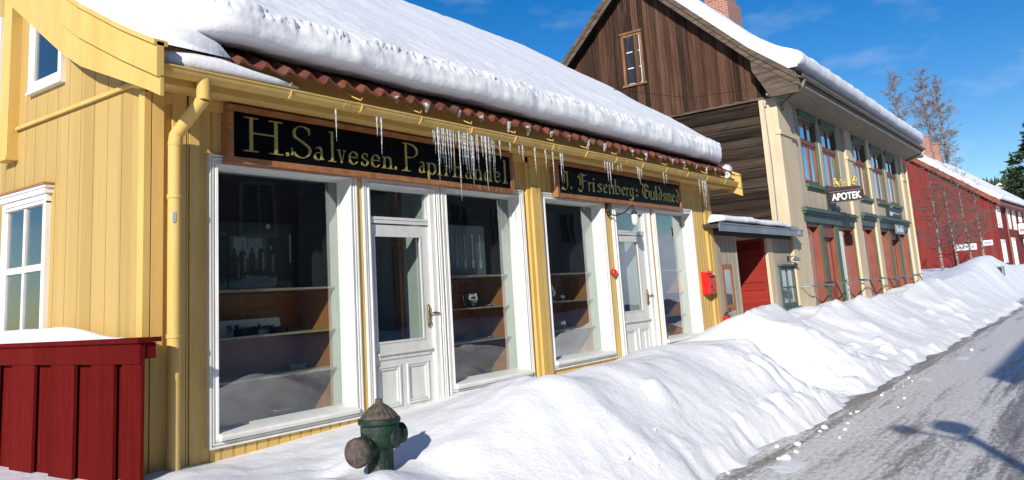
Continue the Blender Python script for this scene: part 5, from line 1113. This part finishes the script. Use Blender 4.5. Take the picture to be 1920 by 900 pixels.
# chimney
mb = MB(); cx0, cx1, cy0, cy1 = 26.3, 27.4, 3.15, 3.9
mb.box(cx0, cx1, cy0, cy1, 10.1, 12.9); mb.box(cx0-.10, cx1+.10, cy0-.10, cy1+.10, 10.1, 11.42); mb.box(cx0-.06, cx1+.06, cy0-.06, cy1+.06, 12.9, 13.05); mb.build('chimney', 'brick', apo)
FRZ = (6.8, 7.5)
snow_slab('roof_snow', [(-.78, 6.76), (-.92, 6.86), (-.96, 7.02), (-.90, 7.18), (-.70, 7.30), (-.3, 7.50), (.3, 7.90), (1.2, 8.80), (2.3, 9.9), (3.2, 10.75), (3.55, 10.80), (3.75, 10.52), (5.5, 8.78), (6.8, 7.5), (6.8, 7.42), (3.55, RIDGE[1]), (2.0, aroof(2.0)), (.3, aroof(.3)), (-.3, aroof(-.3)), (-.6, 6.76)], AX0-.47, AX1+.36, 'snow', 'long rolled snow slab along the eave of the tall pharmacy roof', dent=.05, taper0=.28, taper1=.4, fine=.6, edge_in=.12)
# hanging sign
t = thing('hanging_sign', (23.9, -.5, 3.68), 'dark hanging sign lettered APOTEK with gilded figures on top', 'sign')
mb = MB(); mb.prism([(-.12, 3.70), (-1.02, 3.70), (-1.02, 4.02), (-.12, 4.02)], 'x', 23.86, 23.94); mb.prism([(-.08, 4.02), (-.98, 4.02), (-.95, 4.10), (-.8, 4.13), (-.2, 4.13), (-.1, 4.08)], 'x', 23.86, 23.94); mb.build('board', 'signdark', t)
mb = MB()
for z in (3.70, 4.005): mb.box(23.845, 23.86, -1.02, -.12, z, z+.014)
mb.build('rim', 'metalgrey', t)
vs, fs = text_mesh('APOTEK', .25, bold=.008, extrude=.006)
xs_ = [v.x for v in vs]; sx = .80/(max(xs_)-min(xs_)); mx_ = (max(xs_)+min(xs_))/2; ys2 = [v.y for v in vs]; sy = .205/(max(ys2)-min(ys2)); my_ = (max(ys2)+min(ys2))/2
mb = MB(); mb.add([(23.85-v.z*.8-.004, -.57-(v.x-mx_)*sx, 3.86+(v.y-my_)*sy) for v in vs], fs); mb.build('lettering', 'letterwhite', t)
def lion(mb, y, s):
    """a small upright gilded beast: body, mane, limbs and tail"""
    c = lambda a, b: (23.9, y+s*a, 4.13+b)
    mb.tube([c(.06, .02), c(.05, .09), c(.0, .16), c(-.03, .21)], [.030, .042, .05, .038], 8)
    mb.lathe([(.005, -.05), (.045, -.02), (.05, .015), (.03, .05), (.004, .06)], c(-.045, .235), (0, s*.3, 1), 9)
    mb.tube([c(-.07, .235), c(-.105, .225)], [.022, .012], 6)
    mb.tube([c(-.02, .18), c(-.09, .17), c(-.12, .20)], [.018, .014, .012], 6); mb.tube([c(-.0, .14), c(-.08, .11), c(-.11, .13)], [.018, .014, .011], 6)
    mb.tube([c(.05, .07), c(-.01, .05), c(-.02, .0)], [.026, .02, .018], 6); mb.tube([c(.07, .05), c(.10, .03), c(.09, .0)], [.024, .018, .018], 6)
    mb.tube([c(.08, .07), c(.13, .10), c(.12, .17), c(.15, .20), c(.13, .23)], [.010, .009, .012, .018, .006], 6)
mb = MB(); lion(mb, -.33, -.85); mb.build('gilded_beast', 'gold_bright', t, smooth=True)
mb = MB(); lion(mb, -.80, .85); mb.build('gilded_beast', 'gold_bright', t, smooth=True)
mb = MB(); mb.tube([(23.9, -.56, 4.13), (23.9, -.565, 4.34)], [.012, .008], 6); mb.prism([(-.62, 4.22), (-.51, 4.22), (-.50, 4.29), (-.535, 4.25), (-.565, 4.31), (-.595, 4.25), (-.63, 4.29)], 'x', 23.89, 23.91); mb.build('gilded_staff', 'gold', t, smooth='auto')
mb = MB(); mb.box(23.87, 23.93, -.06, -.0, 3.50, 4.22)
for k in range(5):
    z = 3.62+k*.1; mb.tube([(23.9, -.03, z), (23.9, -.09, z+.05), (23.9, -.14, z), (23.9, -.09, z-.05), (23.9, -.03, z)], .010, 5)
mb.tube([(23.9, -.03, 3.50), (23.9, -.12, 3.42), (23.9, -.22, 3.5), (23.9, -.28, 3.42), (23.9, -.33, 3.5), (23.9, -.3, 3.58)], .014, 6); mb.tube([(23.9, -.03, 4.2), (23.9, -.15, 4.05), (23.9, -.2, 3.9)], .014, 6); mb.build('scroll_bracket', 'black', t)
t = thing('wall_sign', (32.6, -.04, 3.63), 'black rectangular wall sign above the right pharmacy shopfront', 'sign')
mb = MB(); mb.box(31.6, 34.0, -.09, -.017, 3.66, 4.0); mb.build('board', 'black', t)
mb = MB()
for i, (x, w, z, h) in enumerate(((31.95, .22, 3.70, .16), (32.22, .14, 3.72, .10), (32.42, .3, 3.80, .05), (32.85, .4, 3.80, .03), (33.4, .25, 3.80, .03))): mb.box(x, x+w, -.096, -.09, z, z+h)
mb.build('lettering', 'letterwhite', t)
# handrail along the front
t = thing('hand_rail', (28, -.3, 1.1), 'thin iron rail on slanting struts along the pharmacy front', 'rail')
mb = MB(); mb.tube([(20.2, -.06, 1.44), (20.3, -.32, 1.44), (28, -.33, 1.47), (35.2, -.33, 1.52), (35.3, -.06, 1.52)], .017, 6); mb.build('rail', 'metalgrey', t)
for x in (22.5, 26.3, 29.0, 31.3, 34.5):
    mb = MB(); mb.tube([(x, -.04, 1.5), (x, -.34, 1.46), (x, -.55, .8)], .022, 6); mb.build('strut', 'black', t)
# thin lightning cable on the log wall
mb = MB(); mb.tube([(AX0-.03, .22, 6.2), (AX0-.05, .19, 4.6), (AX0-.05, .21, 2.9)], .014, 5); mb.tube([(AX0-.05, .19, 6.0), (AX0-.10, .15, 6.0)], .02, 5); mb.build('lightning_cable', 'metalgrey', apo)

# =================================================================== red house at the far end
RC = Vector((71.9, .13, 0)); ra = D2R(-3.2); RU = Vector((math.cos(ra), math.sin(ra), 0)); RV = Vector((-math.sin(ra), math.cos(ra), 0))
def rxf(p): return RC+RU*p.x+RV*p.y+Vector((0, 0, p.z))
class RB(MB):
    def __init__(s): super().__init__(); s.xf = rxf
red = thing('red_house', (RC.x, RC.y, 1), 'long red wooden house with white windows and a snowy roof beyond the pharmacy', 'house')
RY, RZ = 6.3, 11.75
def rroof(y): y = y if y < RY else 2*RY-y; return 6.62+(RZ-6.62)*(y+.35)/(RY+.35)
mb = RB(); mb.prism([(0, .5), (2*RY, .5), (2*RY, 6.7), (RY, RZ-.3), (0, 6.7)], 'x', 0, .12)
mb.box(-.03, .0, -.0, 2*RY, 6.70, 6.78); mb.box(-.05, .0, -.02, .16, .5, 6.6); mb.build('gable_wall', 'redwall', red)
mb = RB(); RH = [(1.6*0+.5, 2.0, 4.62, 6.2), (5.2, 6.6, 4.62, 6.2), (8.2, 9.6, 4.62, 6.2), (11.8, 13.2, 4.62, 6.2), (15.2, 16.6, 4.62, 6.2), (.6, 2.1, 1.9, 3.5), (5.9, 7.4, 1.5, 3.72), (12.6, 14.0, 1.9, 3.66)]
mb.box(.12, 24, .0, .1, .5, 6.6); mb.box(0, 24, 12.5, 12.6, .5, 6.6); mb.box(23.9, 24, 0, 12.6, .5, 6.6); mb.build('front_wall', 'redwall', red)
for a, b, z0, z1 in RH:
    mb = RB(); mb.ring(a-.12, b+.12, z0-.1, z1+.12, .22, -.06, .0); mb.box((a+b)/2-.04, (a+b)/2+.04, -.04, .0, z0, z1)
    f = mb.build('window' if z1-z0 < 2.1 else 'door', 'white', red)
    mb = RB(); mb.box(a+.1, b-.1, -.02, -.015, z0+.1, z1-.1); mb.build('pane', 'glass', f); mb = RB(); mb.box(a+.1, b-.1, -.01, -.005, z0+.1, z1-.1); mb.build('curtain', 'curtain', f)
mb = RB(); mb.ring(0, 0, 0, 0, 0, 0, 0); mb.v = []; mb.f = []
mb.box(-.08, .0, 5.75, 6.35, 6.45, 7.55); mb.build('gable_window', 'white', red)
mb = RB(); rr = [(-.5, rroof(-.35)-.05), (RY, RZ), (2*RY+.5, rroof(-.35)-.05)]
for a, b in zip(rr, rr[1:]): mb.prism([a, b, (b[0], b[1]-.12), (a[0], a[1]-.12)], 'x', -.3, 24.3)
mb.build('roof', 'darkdeck', red)
mb = RB()
for a, b in zip(rr, rr[1:]): mb.prism([(a[0], a[1]-.42), (b[0], b[1]-.42), (b[0], b[1]+.02), (a[0], a[1]+.02)], 'x', -.36, -.3)
mb.box(-.3, 24.3, -.5, -.46, 6.2, 6.5); mb.box(-.3, 24.3, -.5, 0, 6.2, 6.24); mb.build('bargeboard', 'redbrown', red)
mb = RB(); mb.tube([(4.2, -.1, 6.3), (4.2, -.1, .8)], .08, 8); mb.build('downpipe', 'redbrown', red)
for cy, cx in ((6.0, 9.6), (5.9, 12.7)):
    mb = RB(); mb.box(cx-.45, cx+.45, cy-.38, cy+.38, 11.0, 13.75 if cx < 11 else 13.35); mb.box(cx-.55, cx+.55, cy-.48, cy+.48, 11.0, 12.3); mb.box(cx-.52, cx+.52, cy-.45, cy+.45, (13.75 if cx < 11 else 13.35), (13.75 if cx < 11 else 13.35)+.14); mb.build('chimney', 'brick', red)
FRZ = (100, 101)
snow_slab('roof_snow', [(-.62, 6.62), (-.66, 6.85), (-.3, 7.15), (RY-.5, RZ+.05), (RY, RZ+.42), (RY+.5, RZ+.05), (2*RY+.4, 7.1), (2*RY+.4, 6.6), (RY, RZ+.005), (.0, rroof(0)+.02)], -.30, 24.3, 'snow', 'smooth snow blanket on the roof of the long red house', dent=.06, taper0=.25, taper1=.3, seg=.3, xf=rxf)
t = thing('post_sign', (RC.x+10, RC.y-.9, 4.1), 'white hanging sign with red letters POST on the red house front', 'sign')
mb = RB(); mb.box(9.5, 9.62, -1.35, -.15, 4.15, 5.05); mb.build('board', 'whiteplastic', t)
vs, fs = text_mesh('POST', .4, bold=.012, extrude=.01); xs_ = [v.x for v in vs]; ys2 = [v.y for v in vs]; sx = .95/(max(xs_)-min(xs_)); mx_ = (max(xs_)+min(xs_))/2; my_ = (max(ys2)+min(ys2))/2
mb = RB(); mb.add([(9.495-v.z*.5, -.75-(v.x-mx_)*sx, 4.45+(v.y-my_)*1.05) for v in vs], fs); mb.build('lettering', 'postred', t)
mb = RB(); mb.prism(arc(-.75, 4.86, .14, .10, 0, 340, 14), 'x', 9.485, 9.4999); mb.build('emblem', 'gold_bright', t)
mb = RB(); mb.tube([(9.56, .0, 5.15), (9.56, -1.4, 5.12)], .03, 6); mb.build('bracket', 'black', t)
def yard_sign(name, y0, y1, x, z0, z1, base, label):
    t = thing(name, (x, (y0+y1)/2, base), label, 'sign')
    mb = MB(); mb.box(x-.02, x+.02, y0, y1, z0, z1); mb.build('board', 'whiteplastic', t)
    mb = MB()
    for i in range(5): yy = lerp(y0, y1, .12+i*.14); mb.box(x-.026, x-.02, yy, yy+abs(y1-y0)*.09, z0+(z1-z0)*.3, z0+(z1-z0)*.7)
    mb.build('dark_marks', 'metalgrey', t)
    for yy in (y0+.05, y1-.05): mb = MB(); mb.tube([(x+.03, yy, base-.6), (x+.03, yy, z1)], .03, 6); mb.build('post', 'oldwood', t)
yard_sign('yard_sign', .95, 2.35, 64.9, 2.85, 3.28, 1.4, 'long white board sign between the young birches before the red house')
yard_sign('yard_sign', .10, .75, 66.6, 3.10, 3.48, 1.5, 'short white board sign by the last young birch before the red house')
# dark mouth of a buried box in the snow heap
t = thing('grit_box', (51.6, -1.55, .7), 'dark open box half buried in the snow heap at the end of the street', 'box')
mb = MB(); mb.prism([(-1.05, 1.62), (-1.66, 1.60), (-1.66, 1.54), (-1.05, 1.56)], 'x', 50.6, 51.4); mb.prism([(-1.62, .9), (-1.68, .9), (-1.68, 1.56), (-1.62, 1.56)], 'x', 50.62, 51.4); mb.build('lid', 'metalgrey', t)
mb = MB(); mb.prism([(-.95, .9), (-1.62, .9), (-1.62, 1.56), (-.95, 1.56)], 'x', 50.7, 51.4); mb.build('dark_inside', 'black', t)

# =================================================================== trees
def grow(tw, p, d, L, r, depth, spread, droop, nseg=4, kids=(3, 5), wob=.18, minr=.004):
    pts = [Vector(p)]; dv = Vector(d).normalized(); rs = [r]
    for i in range(nseg):
        dv = (dv+Vector((rnd(-wob, wob), rnd(-wob, wob), rnd(-wob, wob)-droop*(i/nseg)))).normalized()
        pts.append(pts[-1]+dv*L/nseg); rs.append(max(minr, r*(1-.8*(i+1)/nseg)))
    tw.tube(pts, rs, 4 if r < .05 else 6, cap=False)
    if depth <= 0: return
    for k in range(random.randint(*kids)):
        t = rnd(.2, 1.0); i = min(nseg-1, int(t*nseg)); q = pts[i].lerp(pts[i+1], t*nseg-i)
        a = rnd(0, 2*math.pi); side = Vector((math.cos(a), math.sin(a), rnd(-.1, .6))); nd = (dv*(1-spread)+side*spread).normalized()
        grow(tw, q, nd, L*rnd(.38, .62), max(minr, rs[i]*.55), depth-1, spread, droop, max(2, nseg-1), kids, wob, minr)
def bare_tree(name, x, y, zb, H, r, label, group, lean=(0, 0), crown=(.35, 1.0), nb=26, depth=2, blen=.3, droop=.1, mat='twig', minr=.006, up=.5, kids=(3, 5), trunk='birch', bf=.42, oval=False):
    t = thing(name, (x, y, zb), label, 'tree', group); n = 12
    pts = [Vector((x+lean[0]*i/n+.02*H*.12*math.sin(i*1.3+x), y+lean[1]*i/n+.02*H*.1*math.cos(i*1.1+x), zb-.5+(H+.5)*i/n)) for i in range(n+1)]
    mb = MB(); mb.tube(pts, [max(.01, r*(1-.86*i/n)) for i in range(n+1)], 9); mb.build('trunk', trunk, t, smooth=True)
    tw = MB()
    for k in range(nb):
        f = lerp(crown[0], crown[1], (k+.5)/nb); i = min(n-1, int(f*n)); q = pts[i].lerp(pts[i+1], f*n-i); a = k*2.4+rnd(-.5, .5)
        d = Vector((math.cos(a), math.sin(a), up+rnd(-.15, .35)+.6*f*f)); L = H*blen*(1.15-.7*(f-crown[0])/(crown[1]-crown[0]))*rnd(.7, 1.15)
        if oval: L = H*blen*(.35+.85*math.sin(math.pi*min(1, .12+.80*(f-crown[0])/(crown[1]-crown[0]))))*rnd(.6, 1.15)
        grow(tw, q, d, L, max(minr, r*bf*(1-.75*f)), depth, .55, droop, kids=kids, minr=minr)
    tw.build('crown', mat, t, smooth=False); return t
random.seed(3)
G1 = 'young bare birches in a row before the red house'
bare_tree('birch_tree', 51.9, 1.40, 1.55, 5.6, .085, 'young bare birch with a pale trunk base nearest the pharmacy corner', G1, (-.75, -.15), (.22, 1), 30, 2, .30, 0, minr=.008)
bare_tree('birch_tree', 57.0, 1.22, 1.65, 5.7, .08, 'second young bare birch from the pharmacy, left of the long board sign', G1, (-.8, .1), (.22, 1), 30, 2, .30, 0, minr=.008)
bare_tree('birch_tree', 61.0, .90, 1.75, 5.7, .085, 'young bare birch at the right end of the long board sign', G1, (-.8, .1), (.24, 1), 30, 2, .30, 0, minr=.008)
bare_tree('birch_tree', 66.1, .72, 1.9, 5.2, .10, 'last young bare birch beside the short board sign at the red house corner', G1, (-.4, .0), (.3, 1), 20, 2, .30, 0, minr=.009)
G2 = 'tall bare birches behind the red house'
bare_tree('tall_birch', 103.2, 11.0, 0, 24.3, .30, 'tall bare birch left of the pair behind the pharmacy roof end', G2, (-.9, 0), (.45, 1), 40, 3, .075, .10, 'twig_purple', .011, 1.7, (4, 6), bf=.13, oval=True)
bare_tree('tall_birch', 105.2, 8.3, 0, 24.3, .32, 'tall bare birch above the two chimneys with a white trunk', G2, (-1.2, 0), (.42, 1), 40, 3, .09, .10, 'twig_purple', .011, 1.7, (4, 6), bf=.13, oval=True)
bare_tree('tall_birch', 106.4, 7.0, 0, 23.4, .34, 'tall bare birch right of the two chimneys with the whitest trunk', G2, (-1.5, 0), (.46, 1), 40, 3, .075, .10, 'twig_purple', .011, 1.7, (4, 6), bf=.13, oval=True)
def conifer(name, x, y, zb, H, R, label, group, n=1500, s=.55):
    t = thing(name, (x, y, zb), label, 'tree', group)
    mb = MB(); mb.tube([(x, y, zb-1), (x, y, zb+H*.6), (x, y, zb+H)], [H*.02, H*.011, .02], 8); mb.build('trunk', 'twig', t)
    cr_ = MB(); br = MB()
    for k in range(90):
        f = (k+.5)/90; z = zb+H*(.12+.86*f); a = k*2.399+rnd(-.4, .4); L = R*(1-f)**.75*rnd(.55, 1.15)+.25
        tip = Vector((x+L*math.cos(a), y+L*math.sin(a), z+L*rnd(-.18, .22))); b0 = Vector((x, y, z)); br.tube([b0, b0.lerp(tip, .5)+Vector((0, 0, .06*L)), tip], [.05*(1-f)+.015, .03, .008], 4, cap=False)
        m = int(10+26*(1-f))
        for q in range(m):
            u = rnd(.25, 1.05)**.8; c = b0.lerp(tip, u)+Vector((rnd(-1, 1), rnd(-1, 1), rnd(-.6, .5)))*(.16*L+.12)
            for w in range(3):
                d = Vector((rnd(-1, 1), rnd(-1, 1), rnd(-.5, .6))).normalized()*s*rnd(.4, .9); e = Vector((rnd(-1, 1), rnd(-1, 1), rnd(-1, 1))).normalized()*s*.22
                cr_.quad(c-d-e*.3, c-d*.1-e, c+d, c-d*.1+e)
    br.build('branches', 'twig', t); cr_.build('crown', 'needle', t)
    return t
random.seed(9)
conifer('conifer_tree', 124.5, -.8, 0, 20.6, 6.3, 'big dark conifer at the right edge behind the red house roof', None, s=.8)
conifer('conifer_tree', 150, 3.5, 2, 15, 4, 'smaller dark conifer partly hidden behind the big one', None, s=.8)
# wooded hill with houses far behind
def hill_h(x, y):
    d = math.hypot(x, y); a = math.degrees(math.atan2(y, x))
    h = 52*sstep(230, 520, d)*(.80+.32*fbm(a*.11, 3, 1, 4))+14*sstep(520, 900, d)
    return h*sstep(-60, -10, a)*(1-sstep(60, 110, a))-.5+2.0*fbm(x*.02, y*.02, 3, 3)*sstep(230, 400, d)
mb = MB(); xs_ = [200+14*i for i in range(52)]; ys_ = [-260+14*i for i in range(60)]; nx = len(xs_)
mb.v = [Vector((x, y, hill_h(x, y))) for y in ys_ for x in xs_]; mb.f = [(j*nx+i, j*nx+i+1, (j+1)*nx+i+1, (j+1)*nx+i) for j in range(len(ys_)-1) for i in range(nx-1)]
tag(mb.build('hill', 'snowfield', smooth=True, origin=(0, 0, 0)), kind='structure')
mb = MB(); random.seed(31)
for i in range(2600):
    x = rnd(300, 640); y = x*rnd(-.08, .17)
    if fbm(x*.012, y*.03, 5, 3) < -.12: continue
    z = hill_h(x, y); h = rnd(4, 9); r = h*rnd(.16, .26)
    for q in range(3):
        zz = z+h*q*.27; n = 6; o = len(mb.v); mb.v += [Vector((x+r*(1-.25*q)*math.cos(k*1.047+q)*rnd(.7, 1.2), y+r*(1-.25*q)*math.sin(k*1.047+q)*rnd(.7, 1.2), zz)) for k in range(n)]+[Vector((x, y, z+h*(.5+.25*q)))]
        mb.f += [(o+k, o+(k+1) % n, o+n) for k in range(n)]
tag(mb.build('hill_forest', 'needle', origin=(0, 0, 0)), 'dark far wood on the snowy hill behind the red house', 'wood', kind='stuff')
for i, (x, y, w, lb) in enumerate(((415, 34, 9, 'far pale house on the hill just left of the big conifer'), (430, 42, 8, 'far pale house on the hill above the middle of the red house roof'), (408, 26, 8, 'far pale house on the hill partly behind the big conifer'))):
    z = hill_h(x, y); t = thing('hill_house', (x, y, z), lb, 'house', 'houses on the far hill')
    mb = MB(); mb.box(x-4, x+4, y-w/2, y+w/2, z-2, z+5); mb.prism([(y-w/2, z+5), (y+w/2, z+5), (y, z+8.0)], 'x', x-4, x+4); mb.build('wall', 'farwall', t)
    mb = MB(); mb.prism([(y-w/2-.7, z+4.7), (y, z+8.1), (y+w/2+.7, z+4.7), (y+w/2+.7, z+5.3), (y, z+8.8), (y-w/2-.7, z+5.3)], 'x', x-5, x+5); mb.build('roof', 'snow', t)
    for q in (-.25, .2): mb = MB(); mb.box(x-4.06, x-4.0, y+w*q-.6, y+w*q+.6, z+1.6, z+3.2); mb.build('window', 'darkint', t)

# =================================================================== wires, street lamp and houses across the street
mb = MB(); pts = []
for i in range(13): u = i/12; pts.append((lerp(-2, AX0-.45, u), lerp(-9, .35, u), lerp(7.2, 6.45, u)-.35*4*u*(1-u)))
w1 = tag(MB().tube([(15.0, 1.9, 5.95), (17.5, 1.2, 6.02), (AX0-.5, .40, 6.42)], .007, 5).build('cable', 'black'), 'thin cable from the shop roof to the eave corner of the pharmacy', 'cable')
LB = Vector((-1.0, -8.9, 0)); hd = Vector((9.75, -4.65, 0)); tl = ((hd-LB).length)/math.hypot(SUN_DIR.x, SUN_DIR.y)
base = hd-Vector((SUN_DIR.x, SUN_DIR.y, 0))*13.0; top_z = -SUN_DIR.z*13.0
t = thing('street_lamp', (base.x, base.y, 0), 'slim street lamp with a round head across the street', 'lamp')
mb = MB(); mb.tube([(base.x, base.y, 0), (base.x, base.y, top_z-.2)], [.09, .07], 8); mb.build('pole', 'black', t)
mb = MB(); mb.tube([(base.x, base.y, top_z-.35), (base.x+.15, base.y+.5, top_z-.2), (base.x+.2, base.y+.62, top_z-.22)], .03, 6); mb.build('arm', 'black', t)
mb = MB(); mb.lathe([(.03, .2), (.16, .12), (.2, .0), (.12, -.12), (.03, -.16)], (base.x, base.y, top_z), n=14); mb.build('lantern', 'black', t); mb = MB(); mb.lathe([(.03, .12), (.13, .06), (.13, -.05), (.03, -.1)], (base.x+.22, base.y+.62, top_z-.2), n=12); mb.build('side_lantern', 'black', t)
def opp_house(name, x0, x1, y1, d, H, wall, label):
    t = thing(name, ((x0+x1)/2, y1-d/2, 0), label, 'house'); y0 = y1-d; m = (y0+y1)/2
    mb = MB(); mb.box(x0, x1, y0, y1, 0, H); mb.prism([(y0, H), (y1, H), (m, H+d*.36)], 'x', x0, x1); mb.build('wall', wall, t)
    mb = MB(); mb.prism([(y0-.5, H-.15), (m, H+d*.36+.1), (y1+.5, H-.15), (y1+.5, H+.35), (m, H+d*.36+.6), (y0-.5, H+.35)], 'x', x0-.5, x1+.5); mb.build('roof', 'snow', t)
    n = max(2, int((x1-x0)/2.4))
    for fl in range(int(H/2.8)):
        for i in range(n):
            cx = lerp(x0, x1, (i+.5)/n); z = .9+2.8*fl
            mb = MB(); mb.ring(cx-.55, cx+.55, z, z+1.5, .1, y1, y1+.05); mb.box(cx-.03, cx+.03, y1, y1+.04, z, z+1.5); f = mb.build('window', 'opp_white', t); mb = MB(); mb.box(cx-.45, cx+.45, y1+.005, y1+.01, z+.1, z+1.4); mb.build('pane', 'darkint', f)
    return t
opp_house('opposite_house', -1.6, 15, -12.0, 8, 7.25, 'opp_wall', 'dark wooden house across the street facing the shop windows')
opp_house('opposite_house', 19, 34, -12.5, 8, 5.6, 'opp_white', 'pale house across the street opposite the gatehouse')
opp_house('opposite_house', -26, -9, -15, 9, 5.0, 'opp_wall', 'low dark house across the street left of the street lamp')
